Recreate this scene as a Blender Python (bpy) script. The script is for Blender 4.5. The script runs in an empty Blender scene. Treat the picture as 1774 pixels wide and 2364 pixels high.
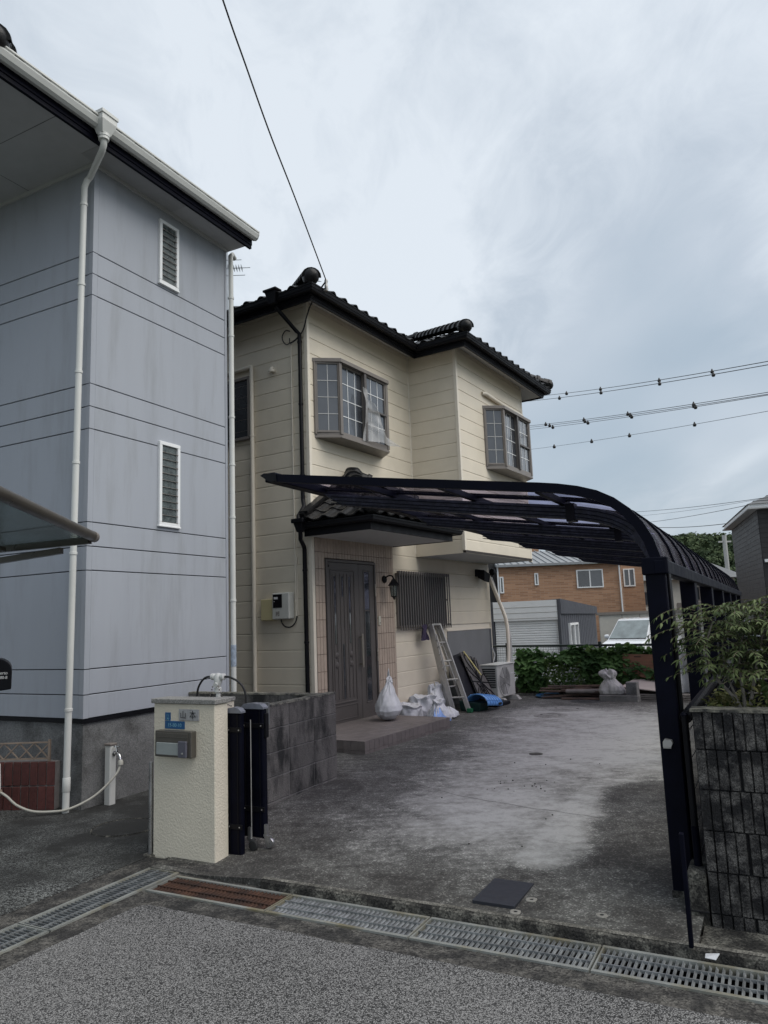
import bpy, math, random
from mathutils import Vector, Matrix, noise
random.seed(7)
PI=math.pi; R=math.radians
sc=bpy.context.scene; C=sc.collection
def rnd(a,b): return random.uniform(a,b)
# ------------------------------------------------------------------ camera
cam=bpy.data.cameras.new('camera'); co=bpy.data.objects.new('camera',cam); C.objects.link(co); sc.camera=co
p_,r_=R(8.372),R(-2.169)
F=Vector((0,math.cos(p_),math.sin(p_))); U0=Vector((0,-math.sin(p_),math.cos(p_))); X0=Vector((1,0,0))
X2=X0*math.cos(r_)+U0*math.sin(r_); U2=-X0*math.sin(r_)+U0*math.cos(r_)
m=Matrix((X2,U2,-F)).transposed().to_4x4(); m.translation=Vector((0,0,1.6)); co.matrix_world=m
cam.sensor_fit='HORIZONTAL'; cam.sensor_width=36; cam.lens=36*1698.4/1774; cam.clip_start=.05; cam.clip_end=2000
# ------------------------------------------------------------------ sky, sun, exposure
SUN_EL,SUN_AZ=R(52),R(112)     # azimuth clockwise from +Y
w=bpy.data.worlds.new('World'); sc.world=w; w.use_nodes=True
nt=w.node_tree; N=nt.nodes; L=nt.links; N.clear()
out=N.new('ShaderNodeOutputWorld'); bg=N.new('ShaderNodeBackground'); bg.inputs['Strength'].default_value=.1
sky=N.new('ShaderNodeTexSky'); sky.sky_type='NISHITA'; sky.sun_disc=False; sky.sun_elevation=SUN_EL; sky.sun_rotation=SUN_AZ
sky.air_density=1.2; sky.dust_density=3
tc=N.new('ShaderNodeTexCoord'); sep=N.new('ShaderNodeSeparateXYZ'); L.new(tc.outputs['Generated'],sep.inputs[0])
# cloud layer: direction projected on a flat deck
zz=N.new('ShaderNodeMath'); zz.operation='MAXIMUM'; zz.inputs[1].default_value=.0; L.new(sep.outputs['Z'],zz.inputs[0])
za=N.new('ShaderNodeMath'); za.operation='ADD'; za.inputs[1].default_value=.22; L.new(zz.outputs[0],za.inputs[0])
dv=N.new('ShaderNodeVectorMath'); dv.operation='DIVIDE'; L.new(tc.outputs['Generated'],dv.inputs[0])
cz=N.new('ShaderNodeCombineXYZ'); 
for i in range(3): L.new(za.outputs[0],cz.inputs[i])
L.new(cz.outputs[0],dv.inputs[1])
mp=N.new('ShaderNodeMapping'); mp.inputs['Rotation'].default_value=(0,0,R(35)); mp.inputs['Scale'].default_value=(1.0,.55,1); mp.inputs['Location'].default_value=(.35,.9,0); L.new(dv.outputs[0],mp.inputs[0])
n1=N.new('ShaderNodeTexNoise'); n1.inputs['Scale'].default_value=1.1; n1.inputs['Detail'].default_value=3; n1.inputs['Roughness'].default_value=.45; n1.inputs['Distortion'].default_value=.5; L.new(mp.outputs[0],n1.inputs['Vector'])
n2=N.new('ShaderNodeTexNoise'); n2.inputs['Scale'].default_value=7; n2.inputs['Detail'].default_value=6; n2.inputs['Roughness'].default_value=.62; n2.inputs['Distortion'].default_value=.6; L.new(mp.outputs[0],n2.inputs['Vector'])
# fine texture only where the deck is broken
mk=N.new('ShaderNodeTexNoise'); mk.inputs['Scale'].default_value=1.0; mk.inputs['Detail'].default_value=1; L.new(mp.outputs[0],mk.inputs['Vector'])
mkr=N.new('ShaderNodeMapRange'); mkr.inputs[1].default_value=.45; mkr.inputs[2].default_value=.62; mkr.inputs[3].default_value=.04; mkr.inputs[4].default_value=.34; L.new(mk.outputs['Fac'],mkr.inputs[0])
s2=N.new('ShaderNodeMath'); s2.operation='SUBTRACT'; s2.inputs[1].default_value=.5; L.new(n2.outputs['Fac'],s2.inputs[0])
m2=N.new('ShaderNodeMath'); m2.operation='MULTIPLY'; L.new(s2.outputs[0],m2.inputs[0]); L.new(mkr.outputs[0],m2.inputs[1])
ad=N.new('ShaderNodeMath'); ad.operation='ADD'; L.new(n1.outputs['Fac'],ad.inputs[0]); L.new(m2.outputs[0],ad.inputs[1])
cr=N.new('ShaderNodeValToRGB'); e=cr.color_ramp; e.elements[0].position=.36; e.elements[0].color=(2.45,2.95,3.45,1); e.elements[1].position=.66; e.elements[1].color=(4.6,4.95,5.3,1)
x=e.elements.new(.5); x.color=(3.2,3.6,4.05,1); L.new(ad.outputs[0],cr.inputs[0])
mx=N.new('ShaderNodeMix'); mx.data_type='RGBA'; mx.inputs['Factor'].default_value=.9; L.new(sky.outputs[0],mx.inputs['A']); L.new(cr.outputs[0],mx.inputs['B'])
L.new(mx.outputs['Result'],bg.inputs['Color']); L.new(bg.outputs[0],out.inputs[0])
sl=bpy.data.lights.new('sun','SUN'); sl.energy=1.5; sl.angle=R(60); sl.color=(1,.96,.9)
so=bpy.data.objects.new('sun',sl); C.objects.link(so)
sd=Vector((math.sin(SUN_AZ)*math.cos(SUN_EL),math.cos(SUN_AZ)*math.cos(SUN_EL),math.sin(SUN_EL)))
so.rotation_euler=sd.to_track_quat('Z','Y').to_euler(); so.location=(10,-5,20)
sc.view_settings.view_transform='Standard'; sc.view_settings.look='None'; sc.view_settings.gamma=1; sc.view_settings.exposure=.82; sc.view_settings.use_curve_mapping=False
# ------------------------------------------------------------------ materials
MATS={}
def M(name,col,rough=.7,metal=0,var=.12,vs=6,bump=0,bs=60,sv=None,pv=0,spec=None,alt=None,altf=(.45,.65),alts=3,coat=0,bsv=(1,1,1),speck=0,specks=150,bdist=.01,col2s=None):
    """procedural surface: base colour with noise variation, optional stain colour `alt`, stretched coords sv, per-piece variation pv"""
    if name in MATS: return MATS[name]
    m=bpy.data.materials.new(name); m.use_nodes=True; nt=m.node_tree; N=nt.nodes; L=nt.links
    b=N['Principled BSDF']; b.inputs['Roughness'].default_value=rough; b.inputs['Metallic'].default_value=metal
    if spec is not None: b.inputs['Specular IOR Level'].default_value=spec
    if coat: b.inputs['Coat Weight'].default_value=coat
    g=N.new('ShaderNodeNewGeometry'); mp=N.new('ShaderNodeMapping'); L.new(g.outputs['Position'],mp.inputs[0])
    mp.inputs['Scale'].default_value=sv or (1,1,1)
    n=N.new('ShaderNodeTexNoise'); n.inputs['Scale'].default_value=vs; n.inputs['Detail'].default_value=6; n.inputs['Roughness'].default_value=.6; L.new(mp.outputs[0],n.inputs['Vector'])
    mr=N.new('ShaderNodeMapRange'); mr.inputs[1].default_value=.3; mr.inputs[2].default_value=.7; mr.inputs[3].default_value=1-var; mr.inputs[4].default_value=1+var; L.new(n.outputs['Fac'],mr.inputs[0])
    cur=None
    rgb=N.new('ShaderNodeRGB'); rgb.outputs[0].default_value=(*col,1); cur=rgb.outputs[0]
    if alt:
        n3=N.new('ShaderNodeTexNoise'); n3.inputs['Scale'].default_value=alts; n3.inputs['Detail'].default_value=8; n3.inputs['Roughness'].default_value=.65; L.new(mp.outputs[0],n3.inputs['Vector'])
        r3=N.new('ShaderNodeMapRange'); r3.inputs[1].default_value=altf[0]; r3.inputs[2].default_value=altf[1]; L.new(n3.outputs['Fac'],r3.inputs[0])
        mx=N.new('ShaderNodeMix'); mx.data_type='RGBA'; L.new(r3.outputs[0],mx.inputs['Factor']); L.new(cur,mx.inputs['A']); mx.inputs['B'].default_value=(*alt,1); cur=mx.outputs['Result']
    v=mr.outputs[0]
    if pv:
        oi=N.new('ShaderNodeObjectInfo'); r4=N.new('ShaderNodeMapRange'); r4.inputs[3].default_value=1-pv; r4.inputs[4].default_value=1+pv; L.new(oi.outputs['Random'],r4.inputs[0])
        mm=N.new('ShaderNodeMath'); mm.operation='MULTIPLY'; L.new(v,mm.inputs[0]); L.new(r4.outputs[0],mm.inputs[1]); v=mm.outputs[0]
    if speck:
        vo=N.new('ShaderNodeTexVoronoi'); vo.inputs['Scale'].default_value=specks; L.new(g.outputs['Position'],vo.inputs['Vector'])
        sp=N.new('ShaderNodeSeparateColor'); L.new(vo.outputs['Color'],sp.inputs[0])
        r5=N.new('ShaderNodeMapRange'); r5.inputs[3].default_value=1-speck; r5.inputs[4].default_value=1+speck; L.new(sp.outputs[0],r5.inputs[0])
        mm=N.new('ShaderNodeMath'); mm.operation='MULTIPLY'; L.new(v,mm.inputs[0]); L.new(r5.outputs[0],mm.inputs[1]); v=mm.outputs[0]
    sc_=N.new('ShaderNodeVectorMath'); sc_.operation='SCALE'; L.new(cur,sc_.inputs[0]); L.new(v,sc_.inputs['Scale']); L.new(sc_.outputs[0],b.inputs['Base Color'])
    rr=N.new('ShaderNodeMapRange'); rr.inputs[1].default_value=.3; rr.inputs[2].default_value=.7; rr.inputs[3].default_value=max(.03,rough-.1); rr.inputs[4].default_value=min(1,rough+.1); L.new(n.outputs['Fac'],rr.inputs[0]); L.new(rr.outputs[0],b.inputs['Roughness'])
    if bump:
        mb=N.new('ShaderNodeMapping'); mb.inputs['Scale'].default_value=bsv; L.new(g.outputs['Position'],mb.inputs[0])
        n2=N.new('ShaderNodeTexNoise'); n2.inputs['Scale'].default_value=bs; n2.inputs['Detail'].default_value=4; L.new(mb.outputs[0],n2.inputs['Vector'])
        bp=N.new('ShaderNodeBump'); bp.inputs['Strength'].default_value=bump; bp.inputs['Distance'].default_value=bdist; L.new(n2.outputs['Fac'],bp.inputs['Height']); L.new(bp.outputs[0],b.inputs['Normal'])
    MATS[name]=m; return m
def nodes(name):
    m=bpy.data.materials.new(name); m.use_nodes=True; MATS[name]=m; return m,m.node_tree.nodes,m.node_tree.links
def glassy(name,col,alpha,rough=.08,var=.2,vs=3,tint=None):
    """tinted pane that lets part of the light through"""
    m,N,L=nodes(name); b=N['Principled BSDF']; o=N['Material Output']; b.inputs['Base Color'].default_value=(*col,1); b.inputs['Roughness'].default_value=rough
    t=N.new('ShaderNodeBsdfTransparent'); t.inputs[0].default_value=(*(tint or [min(1,c*2.2+.1) for c in col]),1)
    mx=N.new('ShaderNodeMixShader'); g=N.new('ShaderNodeNewGeometry'); n=N.new('ShaderNodeTexNoise'); n.inputs['Scale'].default_value=vs; n.inputs['Detail'].default_value=6; L.new(g.outputs['Position'],n.inputs['Vector'])
    r=N.new('ShaderNodeMapRange'); r.inputs[1].default_value=.35; r.inputs[2].default_value=.65; r.inputs[3].default_value=max(0,alpha-var); r.inputs[4].default_value=min(1,alpha+var); L.new(n.outputs['Fac'],r.inputs[0])
    L.new(r.outputs[0],mx.inputs[0]); L.new(b.outputs[0],mx.inputs[1]); L.new(t.outputs[0],mx.inputs[2]); L.new(mx.outputs[0],o.inputs[0]); return m
# palette
m_cream=M('cream siding',(.66,.595,.485),.45,var=.05,vs=2.5,bump=.35,bs=22,bsv=(1,1,7),alt=(.60,.54,.43),altf=(.5,.8),alts=1.2,bdist=.006)
m_creamtrim=M('cream paint',(.70,.64,.54),.4,var=.04)
m_blue=M('blue grey siding',(.325,.345,.385),.6,var=.04,vs=1.2,bump=.2,bs=30,bsv=(1,1,14),alt=(.265,.28,.30),altf=(.5,.76),alts=1.6,sv=(3.2,3.2,.45),bdist=.003)
m_white=M('off white pvc',(.58,.585,.56),.4,var=.06,vs=3,alt=(.5,.5,.45),altf=(.6,.8))
m_whitewin=M('white aluminium',(.75,.76,.76),.35,var=.03)
m_navy=M('dark navy aluminium',(.003,.0035,.009),.5,var=.3,vs=8,spec=.08)
m_black=M('black painted metal',(.006,.006,.008),.45,var=.25,vs=8,spec=.15)
m_tile=M('black glazed roof tile',(.013,.013,.014),.42,var=.35,vs=12,pv=.35,bump=.2,bs=40,alt=(.03,.03,.03),altf=(.55,.75),alts=7,spec=.2)
m_soff=M('white soffit board',(.50,.50,.49),.8,var=.04)
m_soffA=M('pale grey soffit board',(.44,.445,.45),.8,var=.05)
m_perf=M('perforated soffit board',(.38,.385,.39),.8,var=.05,bump=.8,bs=120)
m_taupe=M('taupe window aluminium',(.17,.15,.135),.42,var=.08,vs=5)
m_door=M('dark taupe door metal',(.088,.078,.073),.42,var=.08,vs=3)
m_doorlt=M('champagne handle metal',(.30,.27,.23),.32,.6,var=.05)
m_glass=M('dark window glass',(.03,.034,.04),.06,var=.3,vs=1.5,spec=.9,coat=.6)
m_glassgrey=M('pale curtained glass',(.055,.06,.07),.08,var=.25,vs=2.2,spec=.9,coat=.5)
m_louv=M('frosted louvre glass',(.05,.065,.065),.3,var=.6,vs=14,bump=.6,bs=90,spec=.5)
m_ptile=M('pinkish brown wall tile',(.40,.32,.26),.4,var=.08,vs=20,pv=.09,bump=.15,bs=50)
m_joint=M('dark brown joint mortar',(.07,.055,.05),.9,var=.15)
m_stile=M('mauve brown floor tile',(.155,.135,.125),.55,var=.15,vs=15,pv=.12)
m_conc=M('foundation mortar',(.15,.152,.152),.9,var=.18,vs=2.5,bump=.5,bs=90,alt=(.05,.05,.048),altf=(.48,.66),alts=1.7,speck=.25,specks=110)
m_greypanel=M('grey mortar panel',(.17,.175,.18),.75,var=.12,vs=3,sv=(1,1,.5))
m_block=M('weathered concrete block',(.125,.118,.108),.92,var=.22,vs=7,bump=.6,bs=80,alt=(.02,.02,.019),altf=(.44,.60),alts=3.2,sv=(1.4,1.4,.6),pv=.16,speck=.15,specks=160)
m_blockjoint=M('block joint mortar',(.20,.195,.185),.95,var=.2,vs=12,alt=(.04,.04,.04),altf=(.5,.7))
m_blockcap=M('mossy block top',(.14,.135,.11),.95,var=.5,vs=40,bump=1,bs=60,alt=(.03,.03,.028),altf=(.45,.6),alts=14)
m_rib=M('sooty ribbed block',(.085,.081,.076),.92,var=.5,vs=14,bump=1,bs=110,alt=(.008,.008,.009),altf=(.42,.56),alts=9,pv=.15,speck=.8,specks=260,bdist=.006)
m_ribjoint=M('black sooty joint',(.01,.01,.011),.95,var=.2)
m_stucco=M('cream stucco',(.67,.615,.50),.85,var=.04,vs=4,bump=.9,bs=75,bdist=.006)
m_granite=M('speckled granite',(.24,.235,.22),.55,var=.2,vs=60,speck=.5,specks=260)
m_bronze=M('bronze letterbox metal',(.115,.105,.09),.38,.4,var=.08)
m_slot=M('pale green grey flap',(.33,.36,.35),.35,.2,var=.05)
m_steel=M('stainless steel',(.42,.42,.42),.3,.9,var=.1)
m_galv=M('galvanised steel',(.27,.285,.29),.45,.55,var=.3,vs=14,pv=.1,alt=(.2,.21,.22),altf=(.45,.7),alts=6)
m_galvframe=M('worn galvanised frame',(.30,.31,.29),.5,.4,var=.2,vs=5,alt=(.24,.21,.13),altf=(.5,.66),alts=2.2)
m_rust=M('rusty steel',(.075,.036,.022),.85,.2,var=.5,vs=18,pv=.2,alt=(.02,.012,.01),altf=(.45,.65),alts=9)
m_trench=M('dark drain channel',(.012,.012,.012),.95,var=.3)
m_ac=M('ivory appliance plastic',(.50,.50,.465),.5,var=.05)
m_dark=M('dark opening',(.008,.008,.009),.8)
m_fan=M('grey fan guard',(.22,.22,.21),.5,var=.1)
m_alu=M('weathered aluminium',(.42,.41,.39),.42,.6,var=.15,vs=10)
m_bag=M('white woven bag',(.56,.57,.59),.45,var=.06,vs=12,bump=.25,bs=18,bdist=.02)
m_bagblue=M('blue plastic wrap',(.22,.36,.68),.35,var=.3,vs=8,bump=.5,bs=20)
m_bluebox=M('light blue plastic',(.13,.32,.66),.4,var=.08)
m_greenbox=M('dark green plastic',(.008,.035,.03),.45)
m_green=M('green rubber',(.01,.12,.05),.5)
m_blacksheet=M('black plastic sheet',(.010,.010,.014),.6,var=.2,spec=.15)
m_mesh=M('dull grey matting',(.085,.08,.078),.85,var=.25,vs=25)
m_yellow=M('faded yellow plastic',(.38,.33,.13),.6,var=.15)
m_wood=M('weathered timber',(.15,.10,.075),.85,var=.3,vs=9,pv=.35,sv=(1,1,6),alt=(.07,.055,.05),altf=(.45,.65))
m_woodgrey=M('grey old timber',(.17,.155,.14),.9,var=.25,vs=9,pv=.3)
m_ply=M('red brown plywood',(.22,.105,.06),.6,var=.2,vs=3,sv=(1,1,12))
m_pink=M('pale pink board',(.50,.44,.39),.8,var=.06)
m_tarp=M('white tarpaulin',(.5,.5,.5),.45,var=.1,bump=.6,bs=10,bdist=.03)
m_wire=M('black cable sheath',(.012,.012,.012),.5)
m_brickred=M('red brick',(.095,.030,.026),.8,var=.25,vs=22,pv=.18,bump=.4,bs=60)
m_mortar=M('grey mortar',(.24,.22,.21),.9,var=.2,vs=10)
m_tan=M('tan plastic lattice',(.26,.20,.155),.7,var=.2,vs=10)
m_brown=M('bronze brown aluminium',(.085,.075,.062),.35,.5,var=.15)
m_blueplate=M('blue enamel plate',(.015,.09,.22),.35,var=.15,vs=20)
m_plateletter=M('pale lettering',(.16,.36,.46),.5)
m_ink=M('black ink',(.01,.01,.01),.6)
m_namestone=M('grey stone plate',(.33,.33,.33),.5,var=.25,vs=35)
m_whitelet=M('white lettering',(.6,.6,.6),.5)
m_iron=M('cast iron cover',(.27,.265,.245),.8,0,var=.3,vs=30,bump=.8,bs=70)
m_irondark=M('dark cast iron cover',(.06,.06,.06),.6,.3,var=.3,vs=30,bump=.8,bs=70)
m_rubber=M('black rubber plate',(.022,.024,.032),.6,var=.15,vs=20)
m_hose=M('cream garden hose',(.42,.41,.36),.45,var=.08)
m_bluehose=M('blue water hose',(.03,.12,.25),.4)
m_bark=M('pale grey bark',(.20,.18,.155),.9,var=.3,vs=30)
m_stem=M('reddish stem',(.09,.075,.045),.8,var=.3)
m_stalk=M('vine stalk',(.05,.07,.03),.8)
m_carwhite=M('white car paint',(.74,.75,.77),.2,var=.02,coat=.8)
m_cardark=M('car window glass',(.02,.022,.025),.05,spec=.9,coat=.5)
m_carscreen=M('windscreen glass',(.17,.20,.20),.08,var=.35,vs=2.5,spec=.9,coat=.5)
m_tyre=M('black tyre',(.02,.02,.02),.8)
m_shutter=M('white roll shutter',(.74,.76,.78),.4,var=.03)
m_greymetal=M('slate grey metal cladding',(.062,.066,.08),.5,var=.1,vs=3)
m_darkhouse=M('charcoal siding',(.022,.021,.022),.6,var=.15,pv=.08)
m_slate=M('slate roofing',(.13,.135,.14),.7,var=.15,vs=3,pv=.15)
m_metalroof=M('pale metal roofing',(.25,.26,.27),.6,.1,var=.08)
m_creamfar=M('pale cream render',(.48,.46,.41),.8,var=.06)
m_soil=M('planting soil',(.018,.015,.011),.95,var=.4,vs=20,bump=1,bs=40)
m_bell=M('ivory bell push',(.52,.50,.42),.4)
m_beige=M('beige service box',(.50,.44,.25),.5,var=.04)
m_film=glassy('clear plastic film',(.5,.5,.5),.55,.3,.12,6)
m_poly=glassy('smoked polycarbonate',(.06,.052,.055),.78,.3,.14,3,(.84,.81,.92))
m_polyL=glassy('grey polycarbonate',(.22,.25,.25),.6,.25,.1,2,(.62,.67,.66))
def leafmat(name,c1,c2,rough=.5,vs=9,tr=.25):
    m,N,L=nodes(name); b=N['Principled BSDF']; o=N['Material Output']; b.inputs['Roughness'].default_value=rough+.15; b.inputs['Specular IOR Level'].default_value=.2
    g=N.new('ShaderNodeNewGeometry'); n=N.new('ShaderNodeTexNoise'); n.inputs['Scale'].default_value=vs; n.inputs['Detail'].default_value=3; L.new(g.outputs['Position'],n.inputs['Vector'])
    oi=N.new('ShaderNodeObjectInfo'); a=N.new('ShaderNodeMath'); a.operation='MULTIPLY_ADD'; a.inputs[1].default_value=.3; L.new(oi.outputs['Random'],a.inputs[0]); 
    a2=N.new('ShaderNodeMapRange'); a2.inputs[1].default_value=.35; a2.inputs[2].default_value=.65; a2.inputs[3].default_value=-.1; a2.inputs[4].default_value=.8; L.new(n.outputs['Fac'],a2.inputs[0]); L.new(a2.outputs[0],a.inputs[2])
    r=N.new('ShaderNodeValToRGB'); r.color_ramp.elements[0].color=(*c1,1); r.color_ramp.elements[1].color=(*c2,1); L.new(a.outputs[0],r.inputs[0]); L.new(r.outputs[0],b.inputs['Base Color'])
    t=N.new('ShaderNodeBsdfTranslucent'); L.new(r.outputs[0],t.inputs[0]); mx=N.new('ShaderNodeMixShader'); mx.inputs[0].default_value=tr; L.new(b.outputs[0],mx.inputs[1]); L.new(t.outputs[0],mx.inputs[2]); L.new(mx.outputs[0],o.inputs[0]); return m
m_leaf=leafmat('nandina leaf',(.018,.036,.010),(.145,.185,.075),.4,7)
m_vine=leafmat('broad vine leaf',(.022,.06,.02),(.13,.24,.08),.45,2.2)
m_vinelight=leafmat('young vine leaf',(.07,.14,.035),(.19,.28,.09),.5,3)
m_shrub=leafmat('ground shrub leaf',(.05,.075,.02),(.2,.19,.075),.5,14)
m_hill=leafmat('hillside canopy',(.014,.028,.014),(.07,.095,.045),.8,.16,.1)
# far brick cladding
def brickmat():
    m,N,L=nodes('orange brick cladding'); b=N['Principled BSDF']; b.inputs['Roughness'].default_value=.75
    t=N.new('ShaderNodeTexCoord'); mp=N.new('ShaderNodeMapping'); mp.inputs['Rotation'].default_value=(R(90),0,0); L.new(t.outputs['Object'],mp.inputs[0])
    # object space: x along wall -> use x+y so both faces read
    s=N.new('ShaderNodeSeparateXYZ'); L.new(t.outputs['Object'],s.inputs[0]); a=N.new('ShaderNodeMath'); a.operation='ADD'; L.new(s.outputs['X'],a.inputs[0]); L.new(s.outputs['Y'],a.inputs[1])
    c=N.new('ShaderNodeCombineXYZ'); L.new(a.outputs[0],c.inputs[0]); L.new(s.outputs['Z'],c.inputs[1])
    k=N.new('ShaderNodeTexBrick'); k.inputs['Color1'].default_value=(.40,.225,.13,1); k.inputs['Color2'].default_value=(.26,.135,.075,1); k.inputs['Mortar'].default_value=(.36,.26,.19,1); k.inputs['Scale'].default_value=1
    k.inputs['Brick Width'].default_value=.42; k.inputs['Row Height'].default_value=.085; k.inputs['Mortar Size'].default_value=.008; k.inputs['Bias'].default_value=-.1; L.new(c.outputs[0],k.inputs['Vector'])
    L.new(k.outputs['Color'],b.inputs['Base Color']); return m
m_brickfar=brickmat()
# road: exposed aggregate
def asphalt(name,dark,light,sc1=105,thr=.5,patch=.35,film=None):
    m,N,L=nodes(name); b=N['Principled BSDF']; b.inputs['Roughness'].default_value=.85
    g=N.new('ShaderNodeNewGeometry'); v=N.new('ShaderNodeTexVoronoi'); v.inputs['Scale'].default_value=sc1; L.new(g.outputs['Position'],v.inputs['Vector'])
    sp=N.new('ShaderNodeSeparateColor'); L.new(v.outputs['Color'],sp.inputs[0])
    nb=N.new('ShaderNodeTexNoise'); nb.inputs['Scale'].default_value=.9; nb.inputs['Detail'].default_value=6; L.new(g.outputs['Position'],nb.inputs['Vector'])
    ad=N.new('ShaderNodeMath'); ad.operation='MULTIPLY_ADD'; ad.inputs[1].default_value=patch*2; L.new(nb.outputs['Fac'],ad.inputs[0]); L.new(sp.outputs[0],ad.inputs[2])
    # dark gaps between stones
    gp=N.new('ShaderNodeMapRange'); gp.inputs[1].default_value=.25; gp.inputs[2].default_value=.62; gp.inputs[3].default_value=1; gp.inputs[4].default_value=.25; L.new(v.outputs['Distance'],gp.inputs[0])
    r=N.new('ShaderNodeValToRGB'); r.color_ramp.elements[0].position=thr+patch-.42; r.color_ramp.elements[0].color=(*dark,1); r.color_ramp.elements[1].position=min(1,thr+patch+.3); r.color_ramp.elements[1].color=(*light,1); L.new(ad.outputs[0],r.inputs[0])
    s=N.new('ShaderNodeVectorMath'); s.operation='SCALE'; L.new(r.outputs[0],s.inputs[0]); L.new(gp.outputs[0],s.inputs['Scale']); L.new(s.outputs[0],b.inputs['Base Color'])
    bp=N.new('ShaderNodeBump'); bp.inputs['Strength'].default_value=.7; bp.inputs['Distance'].default_value=.004; bp.invert=True; L.new(v.outputs['Distance'],bp.inputs['Height']); L.new(bp.outputs[0],b.inputs['Normal'])
    if film:   # worn black film that still covers the stones in places
        nf=N.new('ShaderNodeTexNoise'); nf.inputs['Scale'].default_value=.75; nf.inputs['Detail'].default_value=9; nf.inputs['Roughness'].default_value=.68; L.new(g.outputs['Position'],nf.inputs['Vector'])
        rf_=N.new('ShaderNodeMapRange'); rf_.inputs[1].default_value=film[0]; rf_.inputs[2].default_value=film[1]; L.new(nf.outputs['Fac'],rf_.inputs[0])
        mf=N.new('ShaderNodeMix'); mf.data_type='RGBA'; L.new(rf_.outputs[0],mf.inputs['Factor']); mf.inputs['A'].default_value=(.014,.014,.013,1); L.new(s.outputs[0],mf.inputs['B']); L.new(mf.outputs['Result'],b.inputs['Base Color'])
    return m
m_road=asphalt('worn aggregate asphalt',(.030,.030,.031),(.34,.335,.33),180,.58,.45)
m_lot=asphalt('old parking asphalt',(.012,.012,.012),(.30,.315,.305),100,.56,.3,film=(.44,.66))
def drivemat():
    """concrete slab; the colour attribute 'wear' says how clean it is (1 = pale, 0 = dark algae)"""
    m,N,L=nodes('driveway concrete'); b=N['Principled BSDF']; b.inputs['Roughness'].default_value=.88
    g=N.new('ShaderNodeNewGeometry'); at=N.new('ShaderNodeAttribute'); at.attribute_name='wear'
    n=N.new('ShaderNodeTexNoise'); n.inputs['Scale'].default_value=14; n.inputs['Detail'].default_value=9; n.inputs['Roughness'].default_value=.72; L.new(g.outputs['Position'],n.inputs['Vector'])
    mp=N.new('ShaderNodeMapping'); mp.inputs['Rotation'].default_value=(0,0,R(25)); mp.inputs['Scale'].default_value=(1,4,1); L.new(g.outputs['Position'],mp.inputs[0])
    nw=N.new('ShaderNodeTexNoise'); nw.inputs['Scale'].default_value=3; nw.inputs['Detail'].default_value=6; L.new(mp.outputs[0],nw.inputs['Vector'])
    a=N.new('ShaderNodeMath'); a.operation='MULTIPLY_ADD'; a.inputs[1].default_value=.9; L.new(n.outputs['Fac'],a.inputs[0]); L.new(at.outputs['Fac'],a.inputs[2])
    a2=N.new('ShaderNodeMath'); a2.operation='MULTIPLY_ADD'; a2.inputs[1].default_value=.30; L.new(nw.outputs['Fac'],a2.inputs[0]); L.new(a.outputs[0],a2.inputs[2])
    s=N.new('ShaderNodeMath'); s.operation='SUBTRACT'; s.inputs[1].default_value=.60; L.new(a2.outputs[0],s.inputs[0])
    r=N.new('ShaderNodeValToRGB'); e=r.color_ramp.elements; e[0].position=0; e[0].color=(.018,.017,.015,1); e[1].position=1; e[1].color=(.455,.455,.425,1)
    for p,c in ((.25,(.040,.038,.034)),(.5,(.10,.099,.09)),(.75,(.28,.278,.255))): q=e.new(p); q.color=(*c,1)
    L.new(s.outputs[0],r.inputs[0])
    v=N.new('ShaderNodeTexVoronoi'); v.inputs['Scale'].default_value=120; L.new(g.outputs['Position'],v.inputs['Vector']); sp=N.new('ShaderNodeSeparateColor'); L.new(v.outputs['Color'],sp.inputs[0])
    pw=N.new('ShaderNodeMath'); pw.operation='POWER'; pw.inputs[1].default_value=6; L.new(sp.outputs[0],pw.inputs[0])
    iv=N.new('ShaderNodeMapRange'); iv.inputs[1].default_value=.35; iv.inputs[2].default_value=.8; iv.inputs[3].default_value=2.6; iv.inputs[4].default_value=.15; L.new(at.outputs['Fac'],iv.inputs[0])
    k=N.new('ShaderNodeMath'); k.operation='MULTIPLY'; L.new(pw.outputs[0],k.inputs[0]); L.new(iv.outputs[0],k.inputs[1])
    k2=N.new('ShaderNodeMath'); k2.operation='ADD'; k2.inputs[1].default_value=.9; L.new(k.outputs[0],k2.inputs[0])
    sc_=N.new('ShaderNodeVectorMath'); sc_.operation='SCALE'; L.new(r.outputs[0],sc_.inputs[0]); L.new(k2.outputs[0],sc_.inputs['Scale']); L.new(sc_.outputs[0],b.inputs['Base Color'])
    bp=N.new('ShaderNodeBump'); bp.inputs['Strength'].default_value=.5; bp.inputs['Distance'].default_value=.004; L.new(n.outputs['Fac'],bp.inputs['Height']); L.new(bp.outputs[0],b.inputs['Normal']); return m
m_drive=drivemat()
m_kerb=M('kerb concrete',(.10,.096,.082),.92,var=.35,vs=18,bump=.8,bs=90,alt=(.018,.017,.015),altf=(.42,.56),alts=7,speck=.75,specks=110)
m_strip=M('gutter concrete',(.075,.071,.064),.92,var=.35,vs=16,bump=.8,bs=90,alt=(.022,.021,.02),altf=(.43,.57),alts=6,speck=.75,specks=110)
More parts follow.
